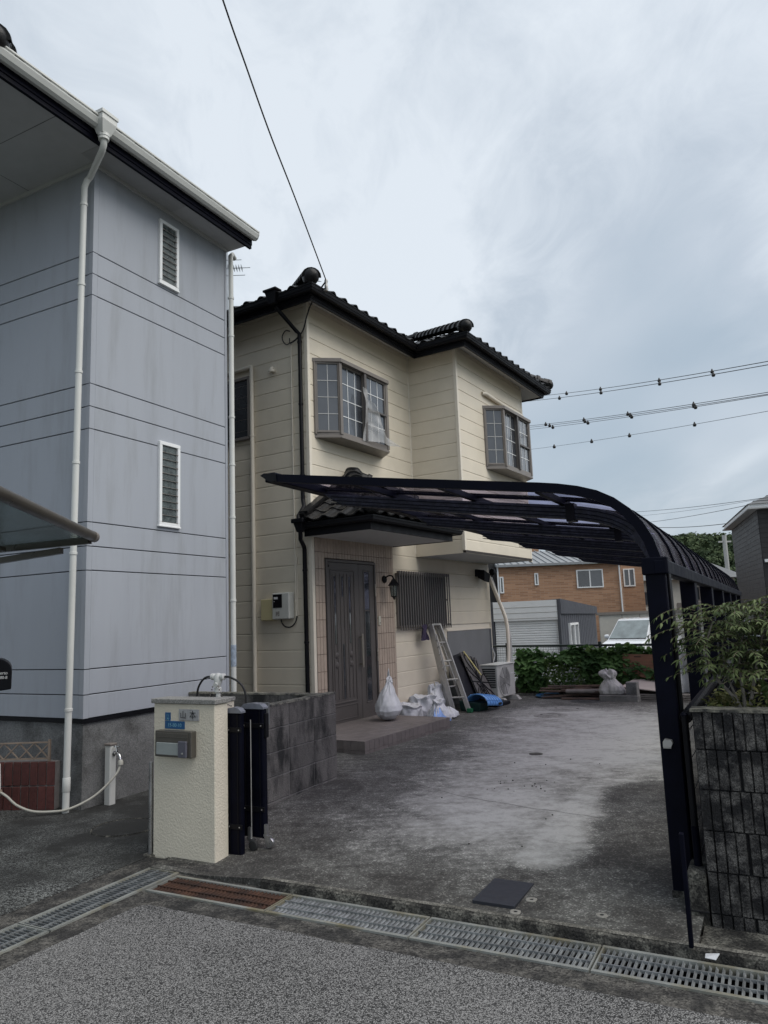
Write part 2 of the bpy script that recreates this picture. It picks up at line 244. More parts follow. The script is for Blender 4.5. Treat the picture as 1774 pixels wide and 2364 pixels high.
# ------------------------------------------------------------------ frames and mesh helpers
class Fr:
    def __init__(s,x,y,yaw): s.o=Vector((x,y,0)); s.a=R(yaw); s.ex=Vector((math.cos(s.a),-math.sin(s.a),0)); s.ey=Vector((math.sin(s.a),math.cos(s.a),0))
    def w(s,x,y,z=0): v=s.o+s.ex*x+s.ey*y; return Vector((v.x,v.y,z))
FA=Fr(-2.84,6.96,27.1); FB=Fr(-.99,9.835,32); FP=Fr(-1.232,5.268,27.4); FW=Fr(0,0,0)
BASE={}
def tag(o,label=None,cat=None,group=None,kind=None):
    if label: o['label']=label
    if cat: o['category']=cat
    if group: o['group']=group
    if kind: o['kind']=kind
    return o
def T(name,label,cat,fr,x,y,z,group=None,rz=0,local=False):
    o=bpy.data.objects.new(name,None); C.objects.link(o); o.empty_display_size=.2; o.location=fr.w(x,y,z); o.rotation_euler=(0,0,-fr.a+rz)
    BASE[o.name]=Vector((0,0,0)) if local else Vector((x,y,z)); return tag(o,label,cat,group)
def base_of(o): return BASE.get(o.name,Vector((0,0,0)))
class MB:
    def __init__(s): s.v=[]; s.f=[]
    def add(s,v,f):
        k=len(s.v); s.v+= [tuple(p) for p in v]; s.f+=[tuple(i+k for i in q) for q in f]; return s
    def box(s,x0,y0,z0,x1,y1,z1):
        x0,x1=sorted((x0,x1)); y0,y1=sorted((y0,y1)); z0,z1=sorted((z0,z1))
        return s.add([(x0,y0,z0),(x1,y0,z0),(x1,y1,z0),(x0,y1,z0),(x0,y0,z1),(x1,y0,z1),(x1,y1,z1),(x0,y1,z1)],[(3,2,1,0),(4,5,6,7),(0,1,5,4),(1,2,6,5),(2,3,7,6),(3,0,4,7)])
    def cbox(s,x0,y0,z0,x1,y1,z1,c=.004):
        x0,x1=sorted((x0,x1)); y0,y1=sorted((y0,y1)); z0,z1=sorted((z0,z1)); c=min(c,(x1-x0)*.45,(y1-y0)*.45,(z1-z0)*.45)
        V=[];idx={}
        for i,(xa,sx) in enumerate(((x0,1),(x1,-1))):
            for j,(ya,sy) in enumerate(((y0,1),(y1,-1))):
                for k,(za,sz) in enumerate(((z0,1),(z1,-1))):
                    for a,pnt in enumerate(((xa,ya+sy*c,za+sz*c),(xa+sx*c,ya,za+sz*c),(xa+sx*c,ya+sy*c,za))): idx[(i,j,k,a)]=len(V); V.append(pnt)
        Fc=[]
        g=lambda *t: idx[t]
        for i in(0,1):
            q=[g(i,0,0,0),g(i,1,0,0),g(i,1,1,0),g(i,0,1,0)]; Fc.append(q if i else q[::-1])
            q=[g(0,i,0,1),g(0,i,1,1),g(1,i,1,1),g(1,i,0,1)]; Fc.append(q if i else q[::-1])
            q=[g(0,0,i,2),g(1,0,i,2),g(1,1,i,2),g(0,1,i,2)]; Fc.append(q if i else q[::-1])
        for i in(0,1):
            for j in(0,1):
                q=[g(i,j,0,0),g(i,j,0,1),g(i,j,1,1),g(i,j,1,0)]; Fc.append(q if i!=j else q[::-1])
                q=[g(i,0,j,0),g(i,0,j,2),g(i,1,j,2),g(i,1,j,0)]; Fc.append(q if i==j else q[::-1])
                q=[g(0,i,j,1),g(0,i,j,2),g(1,i,j,2),g(1,i,j,1)]; Fc.append(q if i!=j else q[::-1])
                for k in(0,1):
                    q=[g(i,j,k,0),g(i,j,k,1),g(i,j,k,2)]; Fc.append(q if (i+j+k)%2 else q[::-1])
        return s.add(V,Fc)
    def quad(s,*p): return s.add(p,[tuple(range(len(p)))])
    def prism(s,pts,d):
        """closed planar polygon pts swept by vector d"""
        n=len(pts); d=Vector(d); P=[Vector(p) for p in pts]; return s.add(P+[p+d for p in P],[tuple(range(n))[::-1],tuple(range(n,2*n))]+[(i,(i+1)%n,(i+1)%n+n,i+n) for i in range(n)])
    def tube(s,pts,r,n=8,caps=True):
        P=[Vector(p) for p in pts]; rr=r if isinstance(r,(list,tuple)) else [r]*len(P); V=[];Fc=[]; last=None
        for i,p in enumerate(P):
            d=(P[min(i+1,len(P)-1)]-P[max(i-1,0)]).normalized()
            if last is None: a=d.orthogonal().normalized()
            else:
                a=last-d*last.dot(d); a=a.normalized() if a.length>1e-6 else d.orthogonal().normalized()
            last=a; b=d.cross(a)
            for k in range(n): t=2*PI*k/n; V.append(p+(a*math.cos(t)+b*math.sin(t))*rr[i])
            if i:
                for k in range(n): Fc.append(((i-1)*n+k,(i-1)*n+(k+1)%n,i*n+(k+1)%n,i*n+k))
        if caps: Fc.append(tuple(range(n))[::-1]); Fc.append(tuple((len(P)-1)*n+k for k in range(n)))
        return s.add(V,Fc)
    def lathe(s,c,prof,n=20,ax='z',wob=0,seed=0,caps=True):
        c=Vector(c); V=[];Fc=[]
        for i,(r,h) in enumerate(prof):
            for k in range(n):
                t=2*PI*k/n; rr=r
                if wob: rr=r*(1+wob*noise.noise(Vector((math.cos(t)*1.3+seed,math.sin(t)*1.3,h*6)))+wob*.5*noise.noise(Vector((math.cos(t)*4+seed,math.sin(t)*4,h*14))))
                p=Vector((rr*math.cos(t),rr*math.sin(t),h)) if ax=='z' else (Vector((h,rr*math.cos(t),rr*math.sin(t))) if ax=='x' else Vector((rr*math.cos(t),h,rr*math.sin(t))))
                V.append(c+p)
            if i:
                for k in range(n): Fc.append(((i-1)*n+k,(i-1)*n+(k+1)%n,i*n+(k+1)%n,i*n+k))
        if caps: Fc.append(tuple(range(n))[::-1]); Fc.append(tuple((len(prof)-1)*n+k for k in range(n)))
        return s.add(V,Fc)
    def sweep(s,path,prof):
        """horizontal polyline path (x,y), outward = right of travel; prof closed [(n,z)]"""
        P=[Vector((p[0],p[1])) for p in path]; k=len(prof); V=[];Fc=[]
        nr=[]
        for i in range(len(P)-1): d=(P[i+1]-P[i]).normalized(); nr.append(Vector((d.y,-d.x)))
        for i,p in enumerate(P):
            if i==0: mt=nr[0]
            elif i==len(P)-1: mt=nr[-1]
            else: mt=(nr[i-1]+nr[i])/(1+nr[i-1].dot(nr[i]))
            for n,z in prof: V.append((p.x+mt.x*n,p.y+mt.y*n,z))
            if i:
                for j in range(k): Fc.append(((i-1)*k+j,(i-1)*k+(j+1)%k,i*k+(j+1)%k,i*k+j))
        Fc.append(tuple(range(k))[::-1]); Fc.append(tuple((len(P)-1)*k+j for j in range(k)))
        return s.add(V,Fc)
    def mesh(s,name,shift=Vector((0,0,0))):
        me=bpy.data.meshes.new(name); me.from_pydata([tuple(Vector(p)-shift) for p in s.v],[],s.f); me.update()
        return me
    def build(s,name,mat,parent=None,smooth=False,fr=None,label=None,kind=None,bevel=0,sub=0,angle=40):
        """parent: an Empty/part in a frame; fr: top-level mesh in a frame"""
        sh=base_of(parent) if parent else Vector((0,0,0))
        me=s.mesh(name,sh); o=bpy.data.objects.new(name,me); C.objects.link(o); me.materials.append(mat)
        fixn(me)
        if smooth: 
            for p in me.polygons: p.use_smooth=True
            if smooth!='all': me.set_sharp_from_angle(angle=R(angle))
        if parent: o.parent=parent; BASE[o.name]=sh
        elif fr: o.location=fr.w(0,0,0); o.rotation_euler=(0,0,-fr.a)
        if bevel: b=o.modifiers.new('bevel','BEVEL'); b.width=bevel; b.segments=2; b.limit_method='ANGLE'
        if sub: b=o.modifiers.new('sub','SUBSURF'); b.levels=sub; b.render_levels=sub
        return tag(o,label,kind=kind)
import bmesh
def fixn(me):
    b=bmesh.new(); b.from_mesh(me); bmesh.ops.recalc_face_normals(b,faces=b.faces); b.to_mesh(me); b.free()
def put(me,name,parent,mat4,label=None):
    """one piece sharing mesh data me, at matrix mat4 in frame coordinates"""
    o=bpy.data.objects.new(name,me); C.objects.link(o); o.parent=parent; m=mat4.copy(); m.translation=m.translation-base_of(parent); o.matrix_basis=m; BASE[o.name]=base_of(parent); return tag(o,label)
def shared(mb,name,mat,smooth=False):
    me=mb.mesh(name); me.materials.append(mat); fixn(me)
    if smooth:
        for p in me.polygons: p.use_smooth=True
        me.set_sharp_from_angle(angle=R(40))
    return me
def TR(x,y,z): return Matrix.Translation((x,y,z))
def basis(o,ex,ey,ez): m=Matrix((ex,ey,ez)).transposed().to_4x4(); m.translation=Vector(o); return m
def text(name,s,size,mat,parent,mat4,depth=.001,font=None):
    cu=bpy.data.curves.new(name,'FONT'); cu.body=s; cu.size=size; cu.extrude=depth; cu.align_x='CENTER'; cu.align_y='CENTER'
    t=bpy.data.objects.new('tmp',cu); C.objects.link(t); dg=bpy.context.evaluated_depsgraph_get(); me=bpy.data.meshes.new_from_object(t.evaluated_get(dg)); C.objects.unlink(t); bpy.data.objects.remove(t)
    me.materials.clear(); me.materials.append(mat); return put(me,name,parent,mat4)
FACEY=Matrix(((1,0,0,0),(0,0,-1,0),(0,1,0,0),(0,0,0,1)))   # text lying in XZ, facing -Y
# ================================================================== GROUND (frame FP: x right, y deep)
def slab(name,poly,z,mat,fr=FP,th=.05,kind='structure'):
    mb=MB(); mb.prism([(x,y,z-th) for x,y in poly],(0,0,th)); return mb.build(name,mat,fr=fr,kind=kind)
g=MB(); g.quad((-600,-600,-.62),(600,-600,-.62),(600,900,-.62),(-600,900,-.62)); g.build('ground',M('distant ground',(.09,.10,.07),.95,var=.3,vs=.05),fr=FW,kind='structure')
# road with a slightly ragged inner edge
edge=[]
yy=-14
while yy<-.75: edge.append((.045+.012*noise.noise(Vector((0,yy*4,1))),yy)); yy+=.12
edge+=[(.06,-.73),(.10,-.70)]
xx=.2
while xx<14: edge.append((xx,-.70-.012*xx*.3+.016*noise.noise(Vector((xx*4,0,5))))); xx+=.12
slab('road',edge+[(14,-14)],.0,m_road,th=.1)
slab('gutter_strip',[(-.13,-14),(.9,-14),(.9,-1.5),(14,-1.5),(14,-.535),(-.13,-.535)],-.006,m_strip,th=.1)
slab('left_strip',[(-.60,-14),(-.40,-14),(-.40,-.02),(-.60,-.02)],.002,m_strip,th=.1)
slab('parking_lot',[(-12,-14),(-.58,-14),(-.58,0),(-.58,1.3),(-.85,6),(-12,6)],.006,m_lot,th=.1)
slab('side_passage',[(-.58,.14),(-.39,.14),(-.39,2.2),(-2.5,6),(-3,5)],.004,m_conc,th=.06)
mb=MB(); mb.box(-.42,-14,-.35,-.12,-.19,-.22); mb.box(-.42,-.54,-.35,14,-.24,-.22); mb.box(-.43,-14,-.35,-.40,-.19,-.005); mb.box(-.13,-14,-.35,-.10,-.54,-.012); mb.box(-.12,-.56,-.35,14,-.53,-.012); mb.box(-.12,-.25,-.35,14,-.225,-.006)
mb.build('drain_channel',m_trench,fr=FP,kind='structure')
# driveway slab with weathering attribute
def zdrive(x,y):
    z=.045+.055*max(0,min(1,(y+.2)/1.8)) if y>-.2 else .045
    k=max(0,min(1,(.55-x)/.5))*max(0,min(1,(.5-y)/.6)); return z*(1-k)+.008*k
pale=[(.60,7.8),(-.1,8.0),(-.15,6.5),(.0,5.2),(.35,3.7),(.60,2.5),(.80,1.6),(.72,1.0),(1.10,.70),(1.6,.55),(2.0,.62),(2.28,1.0),(2.22,1.4),(2.13,1.9),(2.15,2.3),(2.25,2.9),(2.5,3.4),(2.8,3.9),(2.9,6.0),(2.0,8.3)]
def inside(x,y,P):
    c=False; j=len(P)-1
    for i in range(len(P)):
        if (P[i][1]>y)!=(P[j][1]>y) and x<(P[j][0]-P[i][0])*(y-P[i][1])/(P[j][1]-P[i][1])+P[i][0]: c=not c
        j=i
    return c
def dist(x,y,P):
    best=9; p=Vector((x,y))
    for i in range(len(P)):
        a=Vector(P[i]); b=Vector(P[i-1]); d=b-a; t=max(0,min(1,(p-a).dot(d)/d.length_squared)); best=min(best,(p-a-d*t).length)
    return best
nx,ny=88,220; x0,x1,y0,y1=-.39,3.05,-.205,8.9
V=[];Fc=[];wear=[]
for j in range(ny+1):
    for i in range(nx+1):
        x=x0+(x1-x0)*i/nx; y=y0+(y1-y0)*(j/ny)**1.25; V.append((x,y,zdrive(x,y)))
        wx=x+.16*noise.noise(Vector((x*1.6,y*1.6,3))); wy=y+.3*noise.noise(Vector((x*1.6,y*1.2,9)))
        d=dist(wx,wy,pale)*(1 if inside(wx,wy,pale) else -1)
        soft=.13 if (x>1.9 and y<3) else .75
        k=max(0,min(1,.5+d/soft/2)); k=k*k*(3-2*k)
        big=noise.noise(Vector((x*.9,y*.9,1)))*.16+noise.noise(Vector((x*2.6,y*2.6,4)))*.10
        streak=.12*noise.noise(Vector((x*.8-y*.5,(y*.8+x*.5)*5,7)))
        wv=.33+.58*k+big*1.05+streak+.10*noise.noise(Vector((x*6,y*6,21)))
        if x<.9 and 0<y<2.2: wv+=.22*max(0,noise.noise(Vector((x*1.8,y*1.8,12))))  # scattered scuffs left
        if x>2.0 and y<2.0: wv+=.12*max(0,1-abs(y-.2)/.6)*max(0,min(1,(x-2)/.4))
        wear.append(max(0,min(1,wv)))
for j in range(ny):
    for i in range(nx): a=j*(nx+1)+i; Fc.append((a,a+1,a+nx+2,a+nx+1))
def wearat(x,y):
    wx=x+.16*noise.noise(Vector((x*1.6,y*1.6,3))); wy=y+.3*noise.noise(Vector((x*1.6,y*1.2,9)))
    d=dist(wx,wy,pale)*(1 if inside(wx,wy,pale) else -1); k=max(0,min(1,.5+d/1.4)); k=k*k*(3-2*k)
    return max(0,min(1,.33+.58*k+noise.noise(Vector((x*.9,y*.9,1)))*.13+noise.noise(Vector((x*2.6,y*2.6,4)))*.08+.12*noise.noise(Vector((x*.8-y*.5,(y*.8+x*.5)*5,7)))))
def patch(xa,xb,ya,yb,na,nb):
    k0=len(V)
    for j in range(nb+1):
        for i in range(na+1): x=xa+(xb-xa)*i/na; y=ya+(yb-ya)*j/nb; V.append((x,y,zdrive(x,y))); wear.append(wearat(x,y))
    for j in range(nb):
        for i in range(na): a=k0+j*(na+1)+i; Fc.append((a,a+1,a+na+2,a+na+1))
patch(-3.2,x0,2.24,y1,30,70); patch(-3.2,3.3,y1,11.2,60,24)
for i in range(nx+1): V.append((V[i][0],V[i][1],-.1)); wear.append(.15)
k0=len(V)-nx-1
for i in range(nx): Fc.append((k0+i,k0+i+1,i+1,i))
mb=MB(); mb.add(V,Fc)
dr=mb.build('driveway',m_drive,fr=FP,kind='structure',smooth=True,angle=40); at=dr.data.attributes.new('wear','FLOAT','POINT'); at.data.foreach_set('value',wear)
# kerb along the drain
mb=MB(); mb.prism([(-.25,.14,-.02) if 0 else (.55,-.235,-.03),(.55,-.222,.035),(.55,-.198,.052),(.55,-.195,-.03)],(13.4,0,0)); mb.build('kerb',m_kerb,fr=FP,kind='structure',smooth=True)
mb=MB(); mb.box(3.05,-.21,-.06,9,.16,.012); mb.build('verge',m_kerb,fr=FP,kind='structure')
mb=MB(); mb.prism([(-.40,-.25,-.006),(-.40,-.20,-.004),(-.40,.02,.008),(-.40,.02,-.05),(-.40,-.25,-.05)],(3.5,0,0)); mb.build('apron',m_strip,fr=FP,kind='structure')
mb=MB(); mb.prism([(.55,-.2085,.0475),(.55,-.199,.0535),(.55,-.185,.0535),(.55,-.19,.045)],(13.4,0,0)); mb.build('kerb_highlight',M('kerb edge highlight',(.17,.162,.14),.9,var=.4,vs=30,alt=(.07,.066,.056),altf=(.40,.62),alts=9,speck=.5,specks=160),fr=FP,kind='structure',smooth=True)  # pale strip that paints a highlight along the kerb's top edge
# apron tiles in front of the pillar
t=T('apron_tiles','thin dark paving tiles at the foot of the cream gate pillar','paving',FP,-.3,-.08,0)
for i,xa in enumerate((-.42,-.18,.0,.075)):
    xb=(-.185,-.005,.07,.28)[i]; mb=MB(); mb.cbox(xa,-.135,-.01,xb,-.004,.012,.003); mb.build('tile',m_strip,t)
# cracks in the slab
def crack(pts,lab):
    mb=MB(); P=[]
    for i in range(len(pts)-1):
        for k in range(8): s=k/8; P.append((pts[i][0]*(1-s)+pts[i+1][0]*s,pts[i][1]*(1-s)+pts[i+1][1]*s))
    P.append(pts[-1]); L_=[];Rr=[]
    for i,(x,y) in enumerate(P):
        y+=.025*noise.noise(Vector((x*5,y*5,i*.3))); wd=.0025+.001*noise.noise(Vector((x*9,0,0))); L_.append((x,y-wd,zdrive(x,y)+.0015)); Rr.append((x,y+wd,zdrive(x,y)+.0015))
    for i in range(len(P)-1): mb.quad(L_[i],L_[i+1],Rr[i+1],Rr[i])
    return tag(mb.build('crack',m_strip,fr=FP),lab,'crack',kind='structure')
crack([(.25,2.35),(1.0,1.95),(1.7,1.75),(2.35,1.62),(2.9,1.35)],'thin crack across the pale middle of the concrete drive')
crack([(1.05,6.6),(1.3,5.6),(1.9,4.9),(2.9,4.2)],'thin wandering crack beyond the round covers')
# ------------------------------------------------------------------ drain grates
def grate(fr,xa,ya,length,width,along,mat,fmat,label,group,z=0,lip=.009):
    """along='x' or 'y': long axis. Slats run across"""
    t=T('drain_grate',label,'drain grate',fr,xa,ya,z,group)
    def bx(mb,l0,l1,w0,w1,z0,z1): 
        if along=='x': mb.box(xa+l0,ya+w0,z0,xa+l1,ya+w1,z1)
        else: mb.box(xa+w0,ya+l0,z0,xa+w1,ya+l1,z1)
    mb=MB(); bx(mb,0,length,0,.022,-.035,.004); bx(mb,0,length,width-.022,width,-.035,.004); bx(mb,0,.008,.022,width-.022,-.035,.003); bx(mb,length-.008,length,.022,width-.022,-.035,.003); mb.build('frame',fmat,t)
    for q in (.35,.67): 
        mb=MB(); w0=width*q; bx(mb,.008,length-.008,w0-.004,w0+.004,-.012,.002); mb.build('cross_rod',mat,t)
    n=int(length/.0275); sl=MB()
    if along=='x': sl.box(-.0022,.022,-.034,.0022,width-.022,-.001)
    else: sl.box(.022,-.0022,-.034,width-.022,.0022,-.001)
    # bearing bar with a small folded foot as on pressed grates
    if along=='x': sl.add([(-.0022,.022,-.001),(.009,.022,-.011),(.009,width-.022,-.011),(-.0022,width-.022,-.001)],[(0,1,2,3)])
    else: sl.add([(.022,-.0022,-.001),(.022,lip,-.009),(width-.022,lip,-.009),(width-.022,-.0022,-.001)],[(0,1,2,3)])
    me=shared(sl,'slat',mat)
    for i in range(1,n):
        l=i*length/n; put(me,'slat',t,TR(xa+l,ya,0) if along=='x' else TR(xa,ya+l,0))
    return t
gp='steel drain grates along the edge of the road'
grate(FP,-.10,-.535,.90,.285,'x',m_rust,m_galvframe,'rust brown steel drain grate in front of the gate pillar',gp)
grate(FP,.81,-.535,.895,.285,'x',m_galv,m_galvframe,'blue grey drain grate between the rusty grate and the middle of the drive',gp)
grate(FP,1.715,-.535,.90,.285,'x',m_galv,m_galvframe,'wide open drain grate in front of the square rubber plate',gp)
grate(FP,2.625,-.535,.98,.285,'x',m_galv,m_galvframe,'drain grate at the right edge below the ribbed block wall',gp)
grate(FP,3.615,-.535,.98,.285,'x',m_galv,m_galvframe,'drain grate running out of frame to the right past the ribbed wall',gp)
grate(FP,-.40,-1.19,.985,.27,'y',m_galv,m_galvframe,'drain grate turning the corner left of the rusty grate beside the old parking lot',gp,lip=.015)
grate(FP,-.40,-2.19,.99,.27,'y',m_galv,m_galvframe,'drain grate at the left edge of the picture beside the old parking lot',gp,lip=.015)
# small things on the drive
def disc(mb,x,y,z,r,h,n=28): mb.lathe((x,y,0),[(r*.98,z-.02),(r,z+h*.5),(r*.985,z+h),(r*.9,z+h)],n)
def manhole(x,y,r,lab,mat=None,fr=FB,z=.10):
    t=T('manhole_cover',lab,'manhole cover',fr,x,y,z,'round drain covers'); mb=MB(); disc(mb,x,y,z,r,.006); mb.build('rim',mat or m_iron,t)
    mb=MB(); mb.lathe((x,y,0),[(r*.86,z),(r*.86,z+.009),(.001,z+.009)],28); 
    for rr in (.3,.5,.7): mb.lathe((x,y,0),[(r*rr,z+.009),(r*rr,z+.0125),(r*rr-.008,z+.0125),(r*rr-.008,z+.0088)],28,caps=False)
    mb.build('cover',mat or m_iron,t)
    for s in(-1,1): mb=MB(); mb.box(x+s*r*.55-.02,y-.012,z+.009,x+s*r*.55+.02,y+.012,z+.0135); mb.build('lift_slot',m_dark,t)
manhole(2.06,3.05,.25,'nearest of the three large round covers, pale grey with two lift slots')
manhole(2.04,3.85,.32,'widest pale round cover just behind the nearest one')
manhole(2.05,4.95,.30,'dark round cover farthest back near the timber pile',m_irondark)
t=T('inspection_cap','small round cap set in the pale middle of the drive','cap',FB,2.966,.05,.1); mb=MB(); disc(mb,2.966,.05,.099,.075,.004,20); mb.build('cap',m_kerb,t)
t=T('rubber_plate','square black rubber plate lying on the drive near the kerb','plate',FP,2.0,.08,.06)
mb=MB(); mb.cbox(1.895,-.105,.045,2.135,.265,.066,.002); mb.build('plate',m_rubber,t)
pad=m_kerb
for i,(x,y,l) in enumerate(((2.185,.045,'round bolt patch touching the corner of the rubber plate'),(2.15,-.135,'oval bolt patch between the rubber plate and the kerb'),(2.575,-.02,'bolt patch standing alone to the right of the rubber plate'))):
    t=T('bolt_patch',l,'bolt patch',FP,x,y,.05,'mortar bolt patches by the kerb'); zb=zdrive(x,y)
    mb=MB(); mb.lathe((x,y,0),[(.032,zb),(.03,zb+.004),(.013,zb+.005),(.012,zb+.001)],14,wob=.25,seed=i*3); mb.build('mortar_ring',M('pale mortar ring',(.24,.23,.205),.9,var=.15,vs=40),t)
    mb=MB(); mb.lathe((x,y,0),[(.009,zb),(.009,zb+.004),(.001,zb+.004)],10); mb.build('bolt_hole',m_dark,t)
mb=MB()
for i in range(34):
    x=rnd(1.1,1.75) if i<20 else rnd(.4,2.1); y=rnd(2.2,2.9) if i<20 else rnd(.6,3.8); r=rnd(.004,.009); zb=zdrive(x,y); mb.lathe((x,y,zb),[(r*.6,-.001),(r,r*.5),(r*.4,r)],6)
tag(mb.build('soil_crumbs',m_soil,fr=FP,kind='stuff'),'small dark crumbs of soil scattered on the pale drive','crumbs')
mb=MB(); mb.add([(3.09,-.325,.052),(3.135,-.33,.052),(3.15,-.30,.07),(3.09,-.29,.056)],[(0,1,2,3)]); mb.prism([(3.09,-.325,.050),(3.135,-.33,.050),(3.15,-.30,.066),(3.09,-.29,.052)],(0,0,.002)); tag(mb.build('plastic_scrap',m_bag,fr=FP),'small white scrap of plastic at the foot of the ribbed wall','scrap')
# ================================================================== shared builders for houses
def tmb(mb,mat4,sub):
    mb.add([tuple(mat4@Vector(p)) for p in sub.v],sub.f); return mb
def plane_m(p0,p1,z0):
    """matrix: local x along p0->p1 (horizontal), y = inward normal (left of travel), z up"""
    d=(Vector((p1[0],p1[1],0))-Vector((p0[0],p0[1],0))); l=d.length; d.normalize(); n=Vector((-d.y,d.x,0)); return basis((p0[0],p0[1],z0),d,n,Vector((0,0,1))),l
TILE=None
def tile_mb():
    mb=MB(); pr=[]
    for k in range(11):
        x=-.135+.27*k/10; u=(x+.135)/.27
        z=.012-.014*math.sin(PI*min(1,u/.5)) if u<.5 else .012+.034*math.sin(PI*(u-.5)/.5)
        pr.append((x,z))
    n=len(pr); A=[(x,-.02,z+.022) for x,z in pr]; B=[(x,.25,z+.002) for x,z in pr]; D=[(x,-.02,z+.004) for x,z in pr]
    mb.add(A+B+D,[(i,i+1,n+i+1,n+i) for i in range(n-1)]+[(2*n+i,2*n+i+1,i+1,i) for i in range(n-1)]); return mb
tile_src=tile_mb(); tile_me=shared(tile_src,'roof_tile',m_tile,smooth=True)
def tiles(parent,o,e,s,pitch,length,rows,keep,indiv,stuff):
    """rows of S tiles on a slope; o eave start, e eave dir, s horizontal upslope dir"""
    e=Vector(e).normalized(); up=(Vector(s).normalized()+Vector((0,0,pitch))).normalized(); nn=e.cross(up)
    if nn.z<0: e2=-e; nn=-nn
    else: e2=e
    for rI in range(rows):
        for c in range(int(length/.27+.5)):
            p=Vector(o)+e*(.135+.27*c)+up*(.235*rI); q=p+up*.11
            if not keep(q.x,q.y): continue
            m=basis(p,e2,up,nn)
            if indiv(rI,c): put(tile_me,'roof_tile',parent,m@Matrix.Rotation(rnd(-.008,.008),4,'Z'))
            else: tmb(stuff,m,tile_src)
rg=MB(); 
prf=[(.105*math.cos(PI*k/8),.095*math.sin(PI*k/8)) for k in range(9)]
A_=[(x*1.12,0,z*1.15) for x,z in prf]; B_=[(x,.30,z) for x,z in prf]; rg.add(A_+B_+[(0,0,0)],[(i,i+1,9+i+1,9+i) for i in range(8)]+[tuple(range(9))])
A_=[(x*1.28,-.01,z*1.32) for x,z in prf]; B_=[(x*1.28,.05,z*1.32) for x,z in prf]; rg.add(A_+B_,[(i,i+1,9+i+1,9+i) for i in range(8)]+[tuple(range(9)),tuple(range(9,18))])
ridge_me=shared(rg,'ridge_tile',m_tile,smooth=True)
cp=MB(); cp.lathe((0,0,0),[(.002,-.13),(.045,-.122),(.085,-.09),(.108,-.04),(.113,.03),(.105,.10),(.08,.12)],18,'y'); cap_me=shared(cp,'ridge_cap',m_tile,smooth=True)
def ridge(parent,p0,p1,capend=True,lift=.035):
    p0,p1=Vector(p0),Vector(p1); d=(p1-p0); l=d.length; d.normalize(); ex=d.cross(Vector((0,0,1))).normalized(); ez=ex.cross(d)
    n=int(l/.255)
    for i in range(n): put(ridge_me,'ridge_tile',parent,basis(p0+d*(.06+.255*i)+ez*lift,ex,d,ez))
    if capend: put(cap_me,'ridge_cap',parent,basis(p0+d*.10+ez*(lift+.01),ex,d,ez))
def win_unit(parent,name,p0,p1,z0,z1,frmat,glmat,cols=0,rows=0,fw=.035,mun=None,depth=.03,glass_in=.02,mm=.009):
    """flat glazed sash from p0 to p1; returns the part. travel so that outside is on the right"""
    M4,l=plane_m(p0,p1,z0); h=z1-z0; sub=MB()
    for b in ((0,0,0,l,depth,fw),(0,0,h-fw,l,depth,h),(0,0,fw,fw,depth,h-fw),(l-fw,0,fw,l,depth,h-fw)): sub.cbox(*b,c=.003)
    mb=MB(); tmb(mb,M4,sub); fr=mb.build(name,frmat,parent)
    sub=MB(); sub.box(fw-.004,glass_in,fw-.004,l-fw+.004,glass_in+.004,h-fw+.004); mb=MB(); tmb(mb,M4,sub); mb.build('pane',glmat,fr if parent.name not in BASE or not parent.type=='MESH' else parent)
    if cols and rows:
        sub=MB()
        for c in range(1,cols): x=fw+(l-2*fw)*c/cols; sub.box(x-mm/2,glass_in-.006,fw,x+mm/2,glass_in-.001,h-fw)
        for r in range(1,rows): z=fw+(h-2*fw)*r/rows; sub.box(fw,glass_in-.007,z-mm/2,l-fw,glass_in-.0005,z+mm/2)
        mb=MB(); tmb(mb,M4,sub); mb.build('glazing_bar',mun or frmat,fr if parent.type!='MESH' else parent)
    return fr
def pipe(parent,pts,r,mat,name='downpipe',clips=(),clipdir=None,n=12):
    mb=MB(); mb.tube(pts,r,n); o=mb.build(name,mat,parent,smooth=True,angle=50)
    for c in clips:
        # straight vertical run: clip ring at height c
        for a,b in zip(pts[:-1],pts[1:]):
            if min(a[2],b[2])<c<max(a[2],b[2]):
                t=(c-a[2])/(b[2]-a[2]); x=a[0]+(b[0]-a[0])*t; y=a[1]+(b[1]-a[1])*t
                mb=MB(); mb.lathe((x,y,0),[(r+.001,c-.014),(r+.006,c-.012),(r+.006,c+.012),(r+.001,c+.014)],n); mb.build('pipe_clip',mat,o,smooth=True)
    return o
# ================================================================== BLUE GREY HOUSE (left)
hA=T('house','tall blue grey sided house at the left with white downpipes and louvre windows','house',FA,0,0,0)
mb=MB(); mb.box(-6,.005,0,-.005,2.055,6.4); mb.build('wall',M('sealant grey',(.06,.065,.075),.8),hA)
mb=MB(); mb.box(-6,-.002,-.1,.002,2.07,.775); mb.build('foundation',m_conc,hA)
mb=MB(); mb.sweep([(-6,-.0),(0,-.0),(0,2.06)],[(-.02,.775),(.022,.765),(.022,.80),(-.02,.80)]); mb.build('flashing',m_black,hA)
ZA=[.803,1.02,1.252,2.175,2.405,2.638,3.555,3.78,4.01,4.93,5.155,5.385,6.345]
for i in range(len(ZA)-1):
    a,b=ZA[i]+.0045,ZA[i+1]-.0045
    mb=MB(); mb.cbox(-6,-.016,a,-.045,.004,b,.0035); mb.build('siding_panel',m_blue,hA)
    mb=MB(); mb.cbox(-.004,.045,a,.016,2.02,b,.0035); mb.build('siding_panel',m_blue,hA)
    mb=MB(); mb.prism([(-.043,-.019,a),(.019,-.019,a),(.019,.043,a),(.0,.043,a),(.0,0,a),(-.043,0,a)],(0,0,b-a)); mb.build('corner_trim',m_blue,hA)
mb=MB(); mb.box(-.01,2.022,.80,.02,2.062,6.34); mb.build('corner_trim',m_blue,hA)
